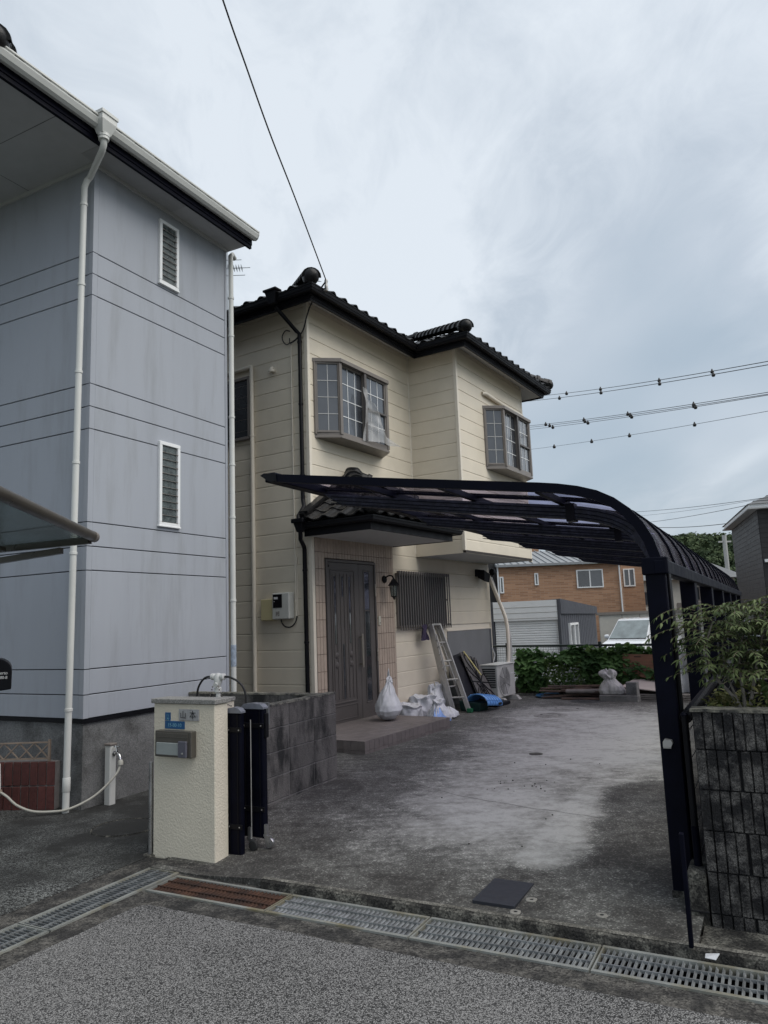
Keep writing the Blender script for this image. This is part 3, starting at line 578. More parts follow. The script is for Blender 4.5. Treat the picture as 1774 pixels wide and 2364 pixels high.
# roof: deep eave over the left face, shallow over the right face
EA=[(-7,-1.36),(.36,-1.36),(.36,2.12)]
mb=MB(); mb.prism([(-7,-1.37,6.352),(.36,-1.37,6.352),(.36,2.12,6.352),(-7,2.12,6.352)],(0,0,.02)); sof=mb.build('soffit',m_soffA,hA)
for xj in (-1.9,-.97): 
    mb=MB(); mb.box(xj-.003,-1.34,6.3505,xj+.003,-.02,6.3525); mb.build('joint',m_conc,sof)
mb=MB(); mb.box(-6,-.70,6.3503,.33,-.694,6.3525); mb.build('joint',m_conc,sof)
mb=MB(); mb.box(.03,-.2,6.347,.335,1.05,6.3519); mb.build('vent_board',m_perf,sof)
mb=MB(); mb.sweep([(-6,-.018),(.018,-.018),(.018,2.06)],[(0,6.31),(.022,6.31),(.022,6.3515),(0,6.3515)]); mb.build('cornice',m_soffA,hA)
mb=MB(); mb.sweep(EA,[(-.02,6.29),(.012,6.29),(.012,6.33),(.022,6.335),(.022,6.45),(-.02,6.45)]); mb.build('fascia',m_navy,hA)
mb=MB(); mb.sweep([(-7,-1.36),(.36,-1.36),(.36,2.13)],[(.024,6.40),(.075,6.385),(.105,6.405),(.125,6.45),(.118,6.455),(.118,6.475),(.13,6.48),(.13,6.495),(.112,6.495),(.108,6.46),(.095,6.42),(.07,6.40),(.03,6.41)]); mb.build('gutter',m_white,hA,smooth=True,angle=30)
mb=MB(); mb.sweep([(.36,2.12),(.36,2.136)],[(.024,6.40),(.075,6.385),(.105,6.405),(.125,6.45),(.13,6.497),(.024,6.497)]); mb.build('gutter_end',m_white,hA)
mb=MB(); 
mb.add([(-7,-1.45,6.44),(.45,-1.45,6.44),(.45,2.13,6.44),(-7,2.13,6.44),(-1.34,.34,7.24),(-7,.34,7.24)],[(0,1,4,5),(1,2,4),(2,3,5,4),(0,5,3),(0,3,2,1)]); rf=mb.build('roof',m_tile,hA)
stA=MB()
tiles(rf,(.44,-1.43,6.435),(0,1,0),(-1,0,0),.45,3.55,6,lambda x,y:(.45-x)<(y+1.45),lambda r,c:r<2,stA)
tiles(rf,(-5,-1.44,6.435),(1,0,0),(0,1,0),.45,5.4,6,lambda x,y:(y+1.45)<(.45-x),lambda r,c:r<1,stA)
stA.build('roof_tile',m_tile,rf,kind='stuff',smooth=True)
ridge(rf,(.47,-1.47,6.48),(-1.2,.2,7.26))
# louvre windows
def louvre(z0,z1,y0,y1,n):
    M4,l=plane_m((.016,y0),(.016,y1),z0); h=z1-z0; s=MB(); fw=.04
    M4=basis((.016,y0,z0),Vector((0,1,0)),Vector((-1,0,0)),Vector((0,0,1)))
    for b in ((0,-.03,0,l,.01,fw),(0,-.03,h-fw,l,.01,h),(0,-.03,fw,fw,.01,h-fw),(l-fw,-.03,fw,l,.01,h-fw)): s.cbox(*b,c=.004)
    s.cbox(-.008,-.034,-.012,l+.008,.0,.006,c=.003)
    mb=MB(); tmb(mb,M4,s); o=mb.build('window',m_whitewin,hA)
    s=MB(); s.box(fw,.008,fw,l-fw,.014,h-fw); mb=MB(); tmb(mb,M4,s); mb.build('backing',m_dark,o)
    pitch=(h-2*fw)/n
    for k in range(n):
        z=fw+pitch*(k+.5); s=MB(); q=MB(); q.box(fw+.012,-.002,-pitch*.53,l-fw-.012,.002,pitch*.53); tmb(s,TR(0,-.012,z)@Matrix.Rotation(R(-5),4,'X'),q); mb=MB(); tmb(mb,M4,s); mb.build('louvre_pane',m_louv,o)
        s=MB(); q=MB(); q.box(fw-.002,-.006,-.005,fw+.02,.004,.005); q.box(l-fw-.02,-.006,-.005,l-fw+.002,.004,.005); q.box(fw,-.0045,-.002,l-fw,-.002,.002); tmb(s,TR(0,-.024,z-pitch*.5),q); mb=MB(); tmb(mb,M4,s); mb.build('clip',m_taupe,o)
louvre(5.425,6.19,.88,1.185,10); louvre(2.69,3.615,.90,1.215,11)
# pipes
hop=MB(); hx,hy=.42,-.30
hop.prism([(hx-.04,hy-.10,6.50),(hx+.13,hy-.10,6.50),(hx+.13,hy+.10,6.50),(hx-.04,hy+.10,6.50)],(0,0,.035)); hop.prism([(hx-.03,hy-.09,6.44),(hx+.12,hy-.09,6.44),(hx+.12,hy+.09,6.44),(hx-.03,hy+.09,6.44)],(0,0,.06))
hop.add([(hx-.03,hy-.09,6.44),(hx+.12,hy-.09,6.44),(hx+.12,hy+.09,6.44),(hx-.03,hy+.09,6.44),(hx,hy-.05,6.33),(hx+.08,hy-.05,6.33),(hx+.08,hy+.05,6.33),(hx,hy+.05,6.33)],[(0,1,5,4),(1,2,6,5),(2,3,7,6),(3,0,4,7),(4,5,6,7),(3,2,1,0)])
hop.lathe((hx+.04,hy,0),[(.05,6.28),(.05,6.34),(.055,6.34),(.055,6.31)],14); hop.build('rain_hopper',m_white,hA,bevel=.006)
pipe(hA,[(hx+.04,hy,6.30),(hx+.035,hy+.005,6.24),(hx,hy+.02,6.20),(.06,-.11,6.13),(.03,-.12,6.10),(-.005,-.12,6.04),(-.01,-.12,5.7),(-.06,-.12,.0)],.031,m_white,clips=(5.85,5.0,4.1,3.2,2.33,.9))
mb=MB(); mb.lathe((-.057,-.12,0),[(.0315,.31),(.0345,.305),(.0345,.19),(.0315,.185)],14); mb.build('pipe_sleeve',m_white,hA,smooth=True)
pipe(hA,[(.02,2.22,6.30),(.05,2.14,6.31),(.055,2.10,6.27),(.055,2.10,6.0),(.055,2.10,.0)],.032,m_white,clips=(5.7,5.2,4.15,3.55,2.9,1.9))
mb=MB(); mb.lathe((.055,2.10,0),[(.0335,1.13),(.034,1.13),(.034,1.38),(.0335,1.38)],14); mb.build('label_tape',M('weathered silver tape',(.36,.42,.50),.4,.3,var=.3,vs=30),hA)
# garden tap post
t=T('tap_post','white square garden tap post in front of the grey foundation','tap post',FA,.10,.22,0)
mb=MB(); mb.cbox(.05,.21,-.02,.125,.285,.535,.008); mb.build('post',m_white,t); mb=MB(); mb.cbox(.045,.205,.535,.13,.29,.555,.004); mb.build('cap',m_taupe,t)
mb=MB(); mb.tube([(.125,.25,.46),(.17,.25,.465),(.20,.25,.45),(.215,.25,.41)],[.012,.012,.012,.011],10); mb.lathe((.165,.25,0),[(.008,.46),(.012,.485),(.006,.50),(.006,.52)],10); mb.lathe((.128,.25,.46),[(.022,0),(.022,.006),(.01,.01)],12,'x'); mb.build('tap',M('chrome',(.5,.5,.5),.15,1,var=.05),t,smooth=True)
mb=MB(); 
for a in range(4): mb.tube([(.165,.25,.523),(.165+.028*math.cos(a*PI/2+.4),.25+.028*math.sin(a*PI/2+.4),.526)],[.005,.008],8)
mb.build('tap_handle',MATS['chrome'],t,smooth=True)
mb=MB(); mb.lathe((.215,.25,0),[(.018,.36),(.024,.365),(.024,.395),(.015,.41)],14); mb.build('hose_connector',m_hose,t,smooth=True)
# hose from tap to reel
def spl(P,n=8):
    P=[Vector(p) for p in P]; out=[]
    for i in range(len(P)-1):
        a,b,c,d=P[max(i-1,0)],P[i],P[i+1],P[min(i+2,len(P)-1)]
        for k in range(n): t=k/n; out.append(.5*((2*b)+(c-a)*t+(2*a-5*b+4*c-d)*t*t+(3*b-a-3*c+d)*t**3))
    out.append(P[-1]); return out
mb=MB(); mb.tube(spl([(.215,.25,.37),(.205,.20,.28),(.12,.05,.13),(.0,-.12,.045),(-.12,-.22,.033),(-.24,-.32,.05),(-.34,-.40,.11),(-.41,-.45,.19),(-.47,-.47,.225)]),.0105,8)
tag(mb.build('garden_hose',m_hose,fr=FA,smooth=True),'cream garden hose sagging from the white tap post to the hose reel','hose')
# hose reel (cut by the frame)
t=T('hose_reel','white framed hose reel with teal drum at the left edge','hose reel',FA,-.69,-.48,0)
BASE[t.name]=Vector((-.95,-.48,0))
for s in (-.47,-.60-.10):
    mb=MB(); mb.tube(spl([(-.80,s,.02),(-.80,s,.10),(-.76,s,.22),(-.77,s,.42),(-.78,s,.46),(-.84,s,.47),(-1.1,s,.45)]),.018,8); mb.tube([(-.78,s,.22),(-1.0,s,.02)],.016,8); mb.build('side_frame',m_white,t,smooth=True)
mb=MB(); mb.tube([(-.78,-.70,.46),(-.78,-.47,.46)],.016,8); mb.build('crossbar',m_white,t)
mb=MB(); mb.lathe((-.93,-.59,.22),[(.17,-.10),(.17,-.085),(.09,-.08),(.09,.08),(.17,.085),(.17,.10),(.02,.11)],24,'y'); mb.build('drum',M('teal plastic',(.03,.12,.12),.4),t,smooth=True)
mb=MB(); mb.lathe((-.76,-.47,.22),[(.03,-.02),(.04,0),(.03,.02)],14,'y'); mb.build('hub',m_tan,t)
# brick planter + lattice
t=T('brick_planter','low planter of upright red bricks beside the white downpipe','planter',FA,-.26,-.085,0,rz=R(21)); BASE[t.name]=Vector((-.26,-.215,0))
mb=MB(); mb.box(-1.6,-.20,-.02,-.26,-.06,.425); mb.build('core',m_mortar,t)
bb=MB(); bb.cbox(-.036,-.012,0,.036,.012,.208,.004); bm_=shared(bb,'brick',m_brickred)
for r in range(2):
    for c in range(16):
        z=.0 if r==0 else .218
        put(bm_,'brick',t,TR(-.30-.083*c,-.203,z+.002)@Matrix.Rotation(rnd(-.01,.01),4,'Y'))
mb=MB(); mb.box(-1.6,-.215,-.02,-.25,-.206,.0045); mb.build('mortar_foot',m_whitelet,t)
t=T('lattice_edging','tan plastic lattice edging on top of the red brick planter','edging',FA,-.26,-.085,.43,rz=R(21)); BASE[t.name]=Vector((-.26,-.215,.43))
def bar(mb,a,b,th=.012,wd=.018):
    a,b=Vector(a),Vector(b); d=(b-a).normalized(); sx=Vector((0,1,0)); up=d.cross(sx).normalized(); l=(b-a).length; m4=basis(a,d,sx,up); q=MB(); q.box(0,-wd/2,-th/2,l,wd/2,th/2); tmb(mb,m4,q)
mb=MB(); bar(mb,(-1.6,-.19,.445),(-.33,-.19,.455)); bar(mb,(-1.6,-.19,.585),(-.33,-.19,.60)); bar(mb,(-.33,-.19,.43),(-.33,-.19,.625),.02,.022); mb.build('rail',m_tan,t)
for k in range(9):
    xa=-.33-.15*k
    mb=MB(); bar(mb,(xa,-.19,.45),(xa-.15,-.187,.595),.010,.010); mb.build('lattice_bar',m_tan,t); mb=MB(); bar(mb,(xa-.15,-.193,.45),(xa,-.19,.595),.010,.010); mb.build('lattice_bar',m_tan,t)
# A's small patio roof / carport at left, in world coordinates
t=T('patio_canopy','brown framed canopy with grey translucent panel at the left edge','canopy',FW,-3.2,4.5,0)
mb=MB(); a=Vector((-2.11,5.30,2.276)); b=Vector((-1.80,2.35,2.33)); mb.tube([a,b],.036,16); mb.build('front_gutter',m_brown,t,smooth=True)
mb=MB(); mb.lathe((0,0,0),[(.039,-.06),(.039,.0),(.03,.012),(.001,.014)],16,'y'); q=MB(); dd=(a-b).normalized(); ex=dd.cross(Vector((0,0,1))).normalized(); tmb(q,basis(a-dd*.0,ex,dd,ex.cross(dd)),mb); q.build('end_cap',m_taupe,t,smooth=True)
q=MB(); q.prism([(-2.13,5.29,2.262),(-1.83,2.4,2.31),(-4.6,2.4,2.33),(-4.6,6.55,2.30)],(0,0,.006)); q.build('roof_panel',m_polyL,t)
def rail(mb,a,b,wd,hh):
    a,b=Vector(a),Vector(b); d=(b-a).normalized(); sx=d.cross(Vector((0,0,1))).normalized(); up=sx.cross(d); m4=basis(a,d,sx,up); q=MB(); q.box(0,-wd/2,-hh/2,(b-a).length,wd/2,hh/2); tmb(mb,m4,q)
mb=MB(); rail(mb,(-2.13,5.27,2.25),(-4.6,6.52,2.28),.035,.05); mb.build('edge_rail',m_brown,t)
mb=MB(); rail(mb,(-2.30,3.9,2.245),(-4.6,4.7,2.29),.03,.035); mb.build('rafter',m_brown,t)
mb=MB(); rail(mb,(-2.62,3.0,2.25),(-2.92,5.6,2.245),.025,.03); mb.build('purlin',m_brown,t)
mb=MB(); rail(mb,(-2.36,5.33,2.19),(-4.4,6.4,2.11),.035,.045); rail(mb,(-2.36,5.33,2.165),(-2.36,5.33,2.245),.05,.05); mb.build('support_arm',m_brown,t)
mb=MB(); mb.box(-3.10,5.66,0,-3.02,5.74,2.2); mb.build('post',m_brown,t)
# letterbox on a stand
t=T('letterbox','black round topped letterbox with white lettering at the left edge','letterbox',FW,-2.42,4.5,0)
mb=MB(); pts=[(.09*math.cos(PI*k/12),.06+.07*math.sin(PI*k/12)) for k in range(13)]+[(-.09,-.07),(.09,-.05)]
mb.prism([(-2.362+x,4.5,1.375+z-.05) for x,z in pts],(-.15,.30,0)); mb.build('box',m_black,t,bevel=.006)
mb=MB(); mb.add([(-2.393,4.51,1.26),(-2.533,4.51,1.25),(-2.513,4.53,1.12),(-2.493,4.53,1.12),(-2.393,4.6,1.26),(-2.533,4.6,1.25),(-2.513,4.57,1.12),(-2.493,4.57,1.12)],[(0,1,2,3),(4,7,6,5),(0,3,7,4),(1,5,6,2),(0,4,5,1),(3,2,6,7)]); mb.box(-2.528,4.53,0,-2.488,4.57,1.13); mb.build('stand',m_black,t)
text('lettering','axterto',.026,m_whitelet,t,TR(-2.335,4.497,1.372)@FACEY); text('lettering','-10-80-8',.024,m_whitelet,t,TR(-2.338,4.497,1.345)@FACEY)
# round cover in the left lot
t=T('manhole_cover','round drain cover with a pale rim in the dark lot left of the pillar','manhole cover',FA,.86,-.30,0,'round drain covers'); mb=MB(); disc(mb,.86,-.30,.006,.25,.006); mb.build('cover',m_lot,t)
mb=MB(); mb.lathe((.86,-.30,0),[(.25,.006),(.255,.016),(.262,.016),(.268,.006)],32,caps=False); mb.build('rim',m_kerb,t)
# aerial far behind between the houses
t=T('tv_aerial','small rooftop aerial seen between the blue house and the black roof','aerial',FW,-3.3,16,8.6)
mb=MB(); mb.box(-3.42,15.99,8.4,-3.405,16.01,10.2); mb.build('mast',m_galv,t)
for k,(zz,l) in enumerate(((9.98,.42),(9.78,.62),(9.60,.5))):
    mb=MB(); mb.box(-3.5,15.99,zz,-3.5+l,16.0,zz+.012); mb.build('boom',m_galv,t)
for k in range(6): mb=MB(); mb.box(-3.38+k*.06,15.9,9.74,-3.375+k*.06,16.1,9.83); mb.build('element',m_galv,t)
# the roof that carries it
t=T('distant_house','grey roofed house hidden behind the gap between the two houses','house',FW,-4,18,0); mb=MB(); mb.box(-8,17,-.6,-3.2,24,7.6); mb.build('wall',m_creamfar,t); mb=MB(); mb.add([(-8.4,16.4,7.6),(-2.8,16.4,7.6),(-2.8,24.4,7.6),(-8.4,24.4,7.6),(-5.6,20,8.8)],[(0,1,4),(1,2,4),(2,3,4),(3,0,4),(3,2,1,0)]); mb.build('roof',m_slate,t)
# ================================================================== CREAM HOUSE
hB=T('house','cream sided two storey house with black tiled hip roof and bay windows','house',FB,0,0,0)
mb=MB(); mb.box(-5,.004,0,-.004,5.65,6.10); mb.box(-.1,2.815,2.66,.906,5.70,6.06); wl=mb.build('wall',m_creamtrim,hB)
mb=MB(); mb.box(-5,-.012,-.05,.002,5.66,.335); mb.box(-.02,-.01,-.05,.012,5.655,.335); mb.build('foundation',m_conc,hB)
def board(l,face):
    mb=MB(); pr=[(0,.0),(.0105,.0),(.0115,.003),(.011,.2085),(.009,.2125),(.002,.2270)]
    if face=='x': mb.prism([(a,0,z) for a,z in pr],(0,l,0))
    else: mb.prism([(0,-a,z) for a,z in pr],(l,0,0))
    return mb
def boards(zs,x,y,l,face,x0=0):
    me=shared(board(l,face),'siding_board',m_cream)
    for z in zs: put(me,'siding_board',hB,TR(x,y,z))
ZB=[.343+.2275*k for k in range(26)]
boards(ZB,-4.2,0,4.165,'y')                                   # left face
boards([z for z in ZB if z>2.55],0,.035,2.775,'x')            # front, above the porch
boards([z for z in ZB if z<2.55],0,2.04,.03+.0 if 0 else 1.735,'x')       # front, below window level
boards([z for z in ZB if 1.36<z<2.5],0,3.78,1.855,'x')        # front far part above the grey panel
boards([z for z in ZB if z>2.6],.015,2.81,.865,'y')            # return of the jetty
boards([z for z in ZB if z>2.6],.91,2.845,2.825,'x')           # front of the jetty
for (xa,ya,xb,yb,z0,z1) in ((-.036,-.021,.021,.036,.343,6.13),(-.02,2.002,.018,2.04,.343,2.78),(.875,2.789,.931,2.846,2.66,6.06),(.88,5.665,.928,5.72,2.60,6.06),(-.02,5.633,.018,5.67,.1,2.64),(-.02,2.775,.02,2.81,2.66,6.1)):
    mb=MB(); mb.cbox(xa,ya,z0,xb,yb,z1,.004); mb.build('corner_trim',m_creamtrim,hB)
mb=MB(); mb.box(-4.2,-.022,.325,-.0,-.0,.3425); mb.box(0,2.04,.325,.024,3.79,.3425); mb.build('base_trim',m_creamtrim,hB)
mb=MB(); mb.cbox(0,3.79,.08,.016,5.635,1.365,.003); mb.build('render_panel',m_greypanel,hB); mb=MB(); mb.box(0,3.78,1.366,.024,5.64,1.385); mb.build('base_trim',m_creamtrim,hB)
mb=MB(); mb.cbox(0,5.56,.08,.022,5.632,1.36,.003); mb.build('edge_board',M('dark slate board',(.07,.075,.085),.6),hB)
# jetty underside
mb=MB(); mb.sweep([(0,2.81),(.925,2.81),(.925,5.70),(0,5.70)],[(-.03,2.625),(.004,2.625),(.004,2.665),(-.03,2.665)]); mb.build('drip_flashing',M('dark brown flashing',(.045,.036,.03),.4,.3),hB)
mb=MB(); mb.box(0,2.83,2.632,.90,5.68,2.65); mb.build('soffit',m_soff,hB)
# ---- eaves: sloped soffit, fascia, gutter
EB=[(-4.4,-.47),(.47,-.47),(.47,2.34),(1.38,2.34),(1.38,6.2),(-3,6.2)]
mb=MB(); mb.sweep(EB,[(-.13,5.925),(-.13,5.912),(-.472,6.10),(-.472,6.115)]); mb.build('soffit',m_soff,hB)
mb=MB(); mb.sweep(EB,[(-.15,5.895),(-.125,5.895),(-.125,5.925),(-.115,5.93),(-.115,5.965),(-.105,5.97),(-.105,6.05),(-.15,6.05)]); mb.build('fascia',m_black,hB)
mb=MB(); mb.sweep(EB,[(-.10,5.985),(-.045,5.975),(-.02,5.985),(-.012,6.01),(-.004,6.015),(-.004,6.05),(.004,6.055),(.004,6.075),(-.012,6.075),(-.014,6.03),(-.10,6.03)]); mb.build('gutter',m_black,hB,smooth=True,angle=30)
def zB(x,y):
    zm=6.08+.45*min(y+.47,.47-x,6.2-y)
    zp=6.08+.45*min(y-2.34,1.38-x,6.2-y) if y>2.34-1e-6 else -9
    return max(zm,zp)
mb=MB(); st=.24; ids={}
import itertools
xs=[-4.4+(.47+4.4)*i/20 for i in range(21)]+[.47+.91*i/4 for i in range(1,5)]; ys=[-.47+(2.81)*j/12 for j in range(13)]+[2.34+(3.86)*j/16 for j in range(1,17)]
for x in xs:
    for y in ys: ids[(x,y)]=len(ids); mb.v.append((x,y,zB(x,y)-.05 if not (x>.47+1e-6 and y<2.34-1e-6) else 6.05))
for a in range(len(xs)-1):
    for b in range(len(ys)-1):
        if xs[a]>=.47-1e-6 and ys[b]<2.34-1e-6: continue
        mb.f.append((ids[(xs[a],ys[b])],ids[(xs[a+1],ys[b])],ids[(xs[a+1],ys[b+1])],ids[(xs[a],ys[b+1])]))
rfB=mb.build('roof',m_tile,hB)
stB=MB()
tiles(rfB,(-4.4,-.45,6.05),(1,0,0),(0,1,0),.45,4.9,14,lambda x,y:(y+.47)<(.47-x)-.02 and y<2.8,lambda r,c:r<2,stB)
tiles(rfB,(.45,-.47,6.05),(0,1,0),(-1,0,0),.45,5.6,12,lambda x,y:(.47-x)<(y+.47)-.02 and (y-2.34)<(.47-x),lambda r,c:r<2,stB)
tiles(rfB,(-1.5,2.36,6.05),(1,0,0),(0,1,0),.45,2.9,8,lambda x,y:(y-2.34)<(1.38-x)-.02 and (y-2.34)>(.47-x) and y<4.27,lambda r,c:True,stB)
tiles(rfB,(1.36,2.34,6.05),(0,1,0),(-1,0,0),.45,3.85,8,lambda x,y:(1.38-x)<(y-2.34)-.02 and (1.38-x)<(6.2-y)-.02,lambda r,c:r<2,stB)
stB.build('roof_tile',m_tile,rfB,kind='stuff',smooth=True)
ridge(rfB,(.47,-.47,6.11),(-2.2,2.2,7.36)); ridge(rfB,(1.38,2.34,6.11),(-.55,4.27,6.98)); ridge(rfB,(1.38,6.2,6.11),(-.55,4.27,6.98)); ridge(rfB,(-.5,4.27,7.0),(-1.5,4.27,7.0),False)
# ---- porch roof
EPo=[(0.02,-.29),(1.19,-.29),(1.19,2.19),(.02,2.19)]
pr_=MB(); pr_.add([(0,-.29,2.915),(1.19,-.29,2.915),(1.19,2.19,2.915),(0,2.19,2.915),(.02,.95,3.665)],[(0,1,4),(1,2,4),(2,3,4),(3,0,4),(3,2,1,0)]); por=pr_.build('porch_roof',m_tile,hB)
mb=MB(); mb.box(.005,-.16,2.745,1.06,2.06,2.758); mb.build('soffit',m_soff,por)
mb=MB(); mb.sweep(EPo,[(-.14,2.735),(-.118,2.735),(-.118,2.865),(-.14,2.865)]); mb.build('fascia',m_black,por)
mb=MB(); mb.sweep(EPo,[(-.117,2.83),(-.03,2.825),(-.005,2.845),(.0,2.875),(.008,2.88),(.008,2.90),(-.01,2.90),(-.014,2.865),(-.117,2.86)]); mb.build('gutter',m_black,por,smooth=True,angle=30)
stP=MB()
tiles(por,(.0,-.31,2.915),(1,0,0),(0,1,0),.6,1.3,6,lambda x,y:(y+.29)<(1.19-x)-.04 and y<.93,lambda r,c:True,stP)
tiles(por,(1.21,-.29,2.915),(0,1,0),(-1,0,0),.6,2.48,6,lambda x,y:(1.19-x)<(y+.29)-.04 and (1.19-x)<(2.19-y)-.04 and x>.0,lambda r,c:True,stP)
tiles(por,(.0,2.21,2.915),(1,0,0),(0,-1,0),.6,1.3,6,lambda x,y:(2.19-y)<(1.19-x)-.04 and y>.97,lambda r,c:True,stP)
ridge(por,(1.19,-.29,2.945),(.03,.93,3.69)); ridge(por,(1.19,2.19,2.945),(.03,.97,3.69))
for s in (1,-1):
    mb=MB(); a=Vector((.045,-.25 if s>0 else 2.15,2.99)); b=Vector((.045,.95,3.74)); rail(mb,a,b,.09,.10); mb.build('wall_flashing',m_tile,por)
    mb=MB(); rail(mb,a+Vector((.03,0,.06)),b+Vector((.03,0,.06)),.13,.03); mb.build('noshi_tile',m_tile,por)
mb=MB(); mb.lathe((.0,.95,3.70),[(.002,.20),(.08,.19),(.13,.14),(.15,.05),(.15,0)],16,'x'); mb.build('ridge_cap',m_tile,por,smooth=True)
# ---- porch wall tiles around the door
mb=MB(); mb.box(.0,.036,.2,.018,.252,2.76); mb.box(0,1.488,.2,.018,2.032,2.76); mb.box(0,.25,2.462,.018,1.49,2.76); mb.build('tile_bed',m_joint,hB)
tl=MB(); tl.cbox(0,-.0312,0,.012,.0312,.2235,.003); tme=shared(tl,'wall_tile',m_ptile)
zr=[2.78-.2285*(k+1) for k in range(12)]
for k,z in enumerate(zr):
    for c in range(29):
        y=.036+.0345+.0688*c
        if k<1 or (y<.25 or y>1.49) or z>2.45:
            if z<.22: continue
            put(tme,'wall_tile',hB,TR(.018,y,z+.0015))
        elif z+.2235>2.47 and z<2.47: 
            q=MB(); q.cbox(0,-.0312,2.475-z,.012,.0312,.2235,.003); me=bpy.data.meshes.get('wall_tile_cut') or shared(q,'wall_tile_cut',m_ptile); put(me,'wall_tile',hB,TR(.018,y,z+.0015))
# ---- door
mb=MB()
for b in ((.0,.252,.20,.05,.286,2.462),(.0,1.452,.20,.05,1.487,2.462),(.0,.286,2.425,.05,1.452,2.462),(.0,.286,.20,.05,1.452,.225),(.0,1.048,.225,.032,1.066,2.425)): mb.cbox(*b,c=.003)
dr_=mb.build('door',m_door,hB)
mb=MB(); mb.cbox(.002,.29,.226,.030,1.046,2.423,.003); mb.cbox(.002,1.068,.226,.030,1.45,2.423,.003); mb.build('leaf',m_door,dr_)
def rectring(mb,y0,y1,z0,z1,wd,xa,xb):
    for b in ((xa,y0,z0,xb,y1,z0+wd),(xa,y0,z1-wd,xb,y1,z1),(xa,y0,z0+wd,xb,y0+wd,z1-wd),(xa,y1-wd,z0+wd,xb,y1,z1-wd)): mb.cbox(*b,c=.004)
mb=MB(); rectring(mb,.355,.94,.50,2.33,.022,.03,.041); 
for y in (.415,.50,.59,.68,.76,.85): mb.cbox(.03,y-.012,.56,.040,y+.012,2.27,.005)
rectring(mb,.355,.94,.28,.47,.012,.03,.037); rectring(mb,1.165,1.33,.44,2.34,.02,.03,.040); mb.build('moulding',m_door,dr_)
for y,z0,z1 in ((.455,1.30,2.23),(.635,1.95,2.23),(.635,.55,1.30),(.805,1.30,2.23)):
    mb=MB(); mb.cbox(.030,y-.016,z0,.036,y+.016,z1,.002); mb.build('glass_slit',m_glass,dr_)
mb=MB(); mb.cbox(.030,1.19,.47,.035,1.305,2.315,.002); mb.build('glass_slit',m_glass,dr_)
mb=MB(); mb.cbox(.034,1.19,1.74,.038,1.305,1.76,.001); mb.build('glazing_rail',m_door,dr_)
for y in (.46,.81):
    for z in (1.15,1.02): mb=MB(); mb.lathe((.03,y,z),[(.04,0),(.04,.012),(.025,.02),(.001,.021)],14,'x'); mb.build('boss',m_door,dr_,smooth=True)
mb=MB(); mb.cbox(.075,1.005,.95,.095,1.045,1.42,.006); mb.box(.03,1.018,1.36,.08,1.032,1.385); mb.box(.03,1.018,.985,.08,1.032,1.01); mb.build('handle',m_doorlt,dr_)
for z in (2.05,1.1,.5): mb=MB(); mb.tube([(.052,1.462,z-.09),(.052,1.462,z+.09)],.012,8); mb.build('hinge',m_doorlt,dr_)
mb=MB(); mb.lathe((.03,.32,2.37),[(.018,0),(.018,.006),(.001,.007)],10,'x'); mb.build('door_mark',m_dark,dr_)
mb=MB(); mb.box(.0,.05,.1,.07,1.98,.20); mb.build('door_sill',m_conc,hB)
# bell push, lamp
mb=MB(); mb.cbox(.03,1.535,1.53,.05,1.59,1.665,.005); bl=mb.build('bell_push',m_bell,hB); mb=MB(); mb.lathe((.05,1.562,1.565),[(.012,0),(.012,.004),(.001,.005)],10,'x'); mb.build('button',m_taupe,bl)
mb=MB(); mb.lathe((.03,1.745,2.22),[(.06,0),(.055,.02),(.02,.03)],16,'x'); mb.tube(spl([(.05,1.745,2.24),(.12,1.745,2.27),(.18,1.745,2.26),(.20,1.745,2.22)]),.012,8); lm=mb.build('wall_lamp',m_black,hB,smooth=True)
mb=MB(); mb.lathe((.20,1.745,0),[(.012,2.235),(.02,2.22),(.095,2.13),(.10,2.115),(.07,2.115)],4); mb.build('lamp_roof',m_black,lm)
mb=MB(); 
for a in range(6): an=a*PI/3; mb.tube([(.20+.066*math.cos(an),1.745+.066*math.sin(an),2.115),(.20+.05*math.cos(an),1.745+.05*math.sin(an),1.955)],.005,5)
mb.lathe((.20,1.745,0),[(.052,1.95),(.055,1.957),(.02,1.935),(.008,1.90),(.001,1.895)],12); mb.build('lamp_cage',m_black,lm)
mb=MB(); mb.lathe((.20,1.745,0),[(.045,1.96),(.058,2.11)],12); mb.build('lamp_glass',m_polyL,lm,smooth=True)
# barred window
wn=MB()
for b in ((.0,2.10,1.47,.045,2.13,2.33),(.0,3.70,1.47,.045,3.73,2.33),(.0,2.13,1.47,.045,3.70,1.50),(.0,2.13,2.30,.045,3.70,2.33),(.0,2.88,1.50,.04,2.95,2.30)): wn.cbox(*b,c=.003)
wn=wn.build('window',m_taupe,hB)
m_obs=M('dull obscured glass',(.03,.03,.032),.55,var=.2,spec=.3)
mb=MB(); mb.box(.016,2.12,1.49,.024,2.89,2.31); mb.build('pane',m_obs,wn); mb=MB(); mb.box(.020,2.94,1.49,.028,3.71,2.31); mb.build('pane',m_obs,wn)
mb=MB(); 
for b in ((.065,2.065,2.315,.10,3.766,2.36),(.07,2.07,1.475,.095,3.76,1.505),(.045,2.08,1.9,.066,2.10,1.93),(.045,3.73,1.9,.066,3.75,1.93)): mb.cbox(*b,c=.003)
gr=mb.build('window_grille',m_taupe,hB); q=MB(); q.cbox(.10,-.010,1.432,.118,.010,2.362,.003); me=shared(q,'grille_bar',M('grille bar bronze',(.15,.14,.135),.4,.2,var=.05))
for k in range(23): put(me,'grille_bar',gr,TR(0,2.078+k*.0762,0))
mb=MB(); mb.box(.03,2.90,1.47,.06,2.93,2.33); mb.build('meeting_stile',m_door,wn)
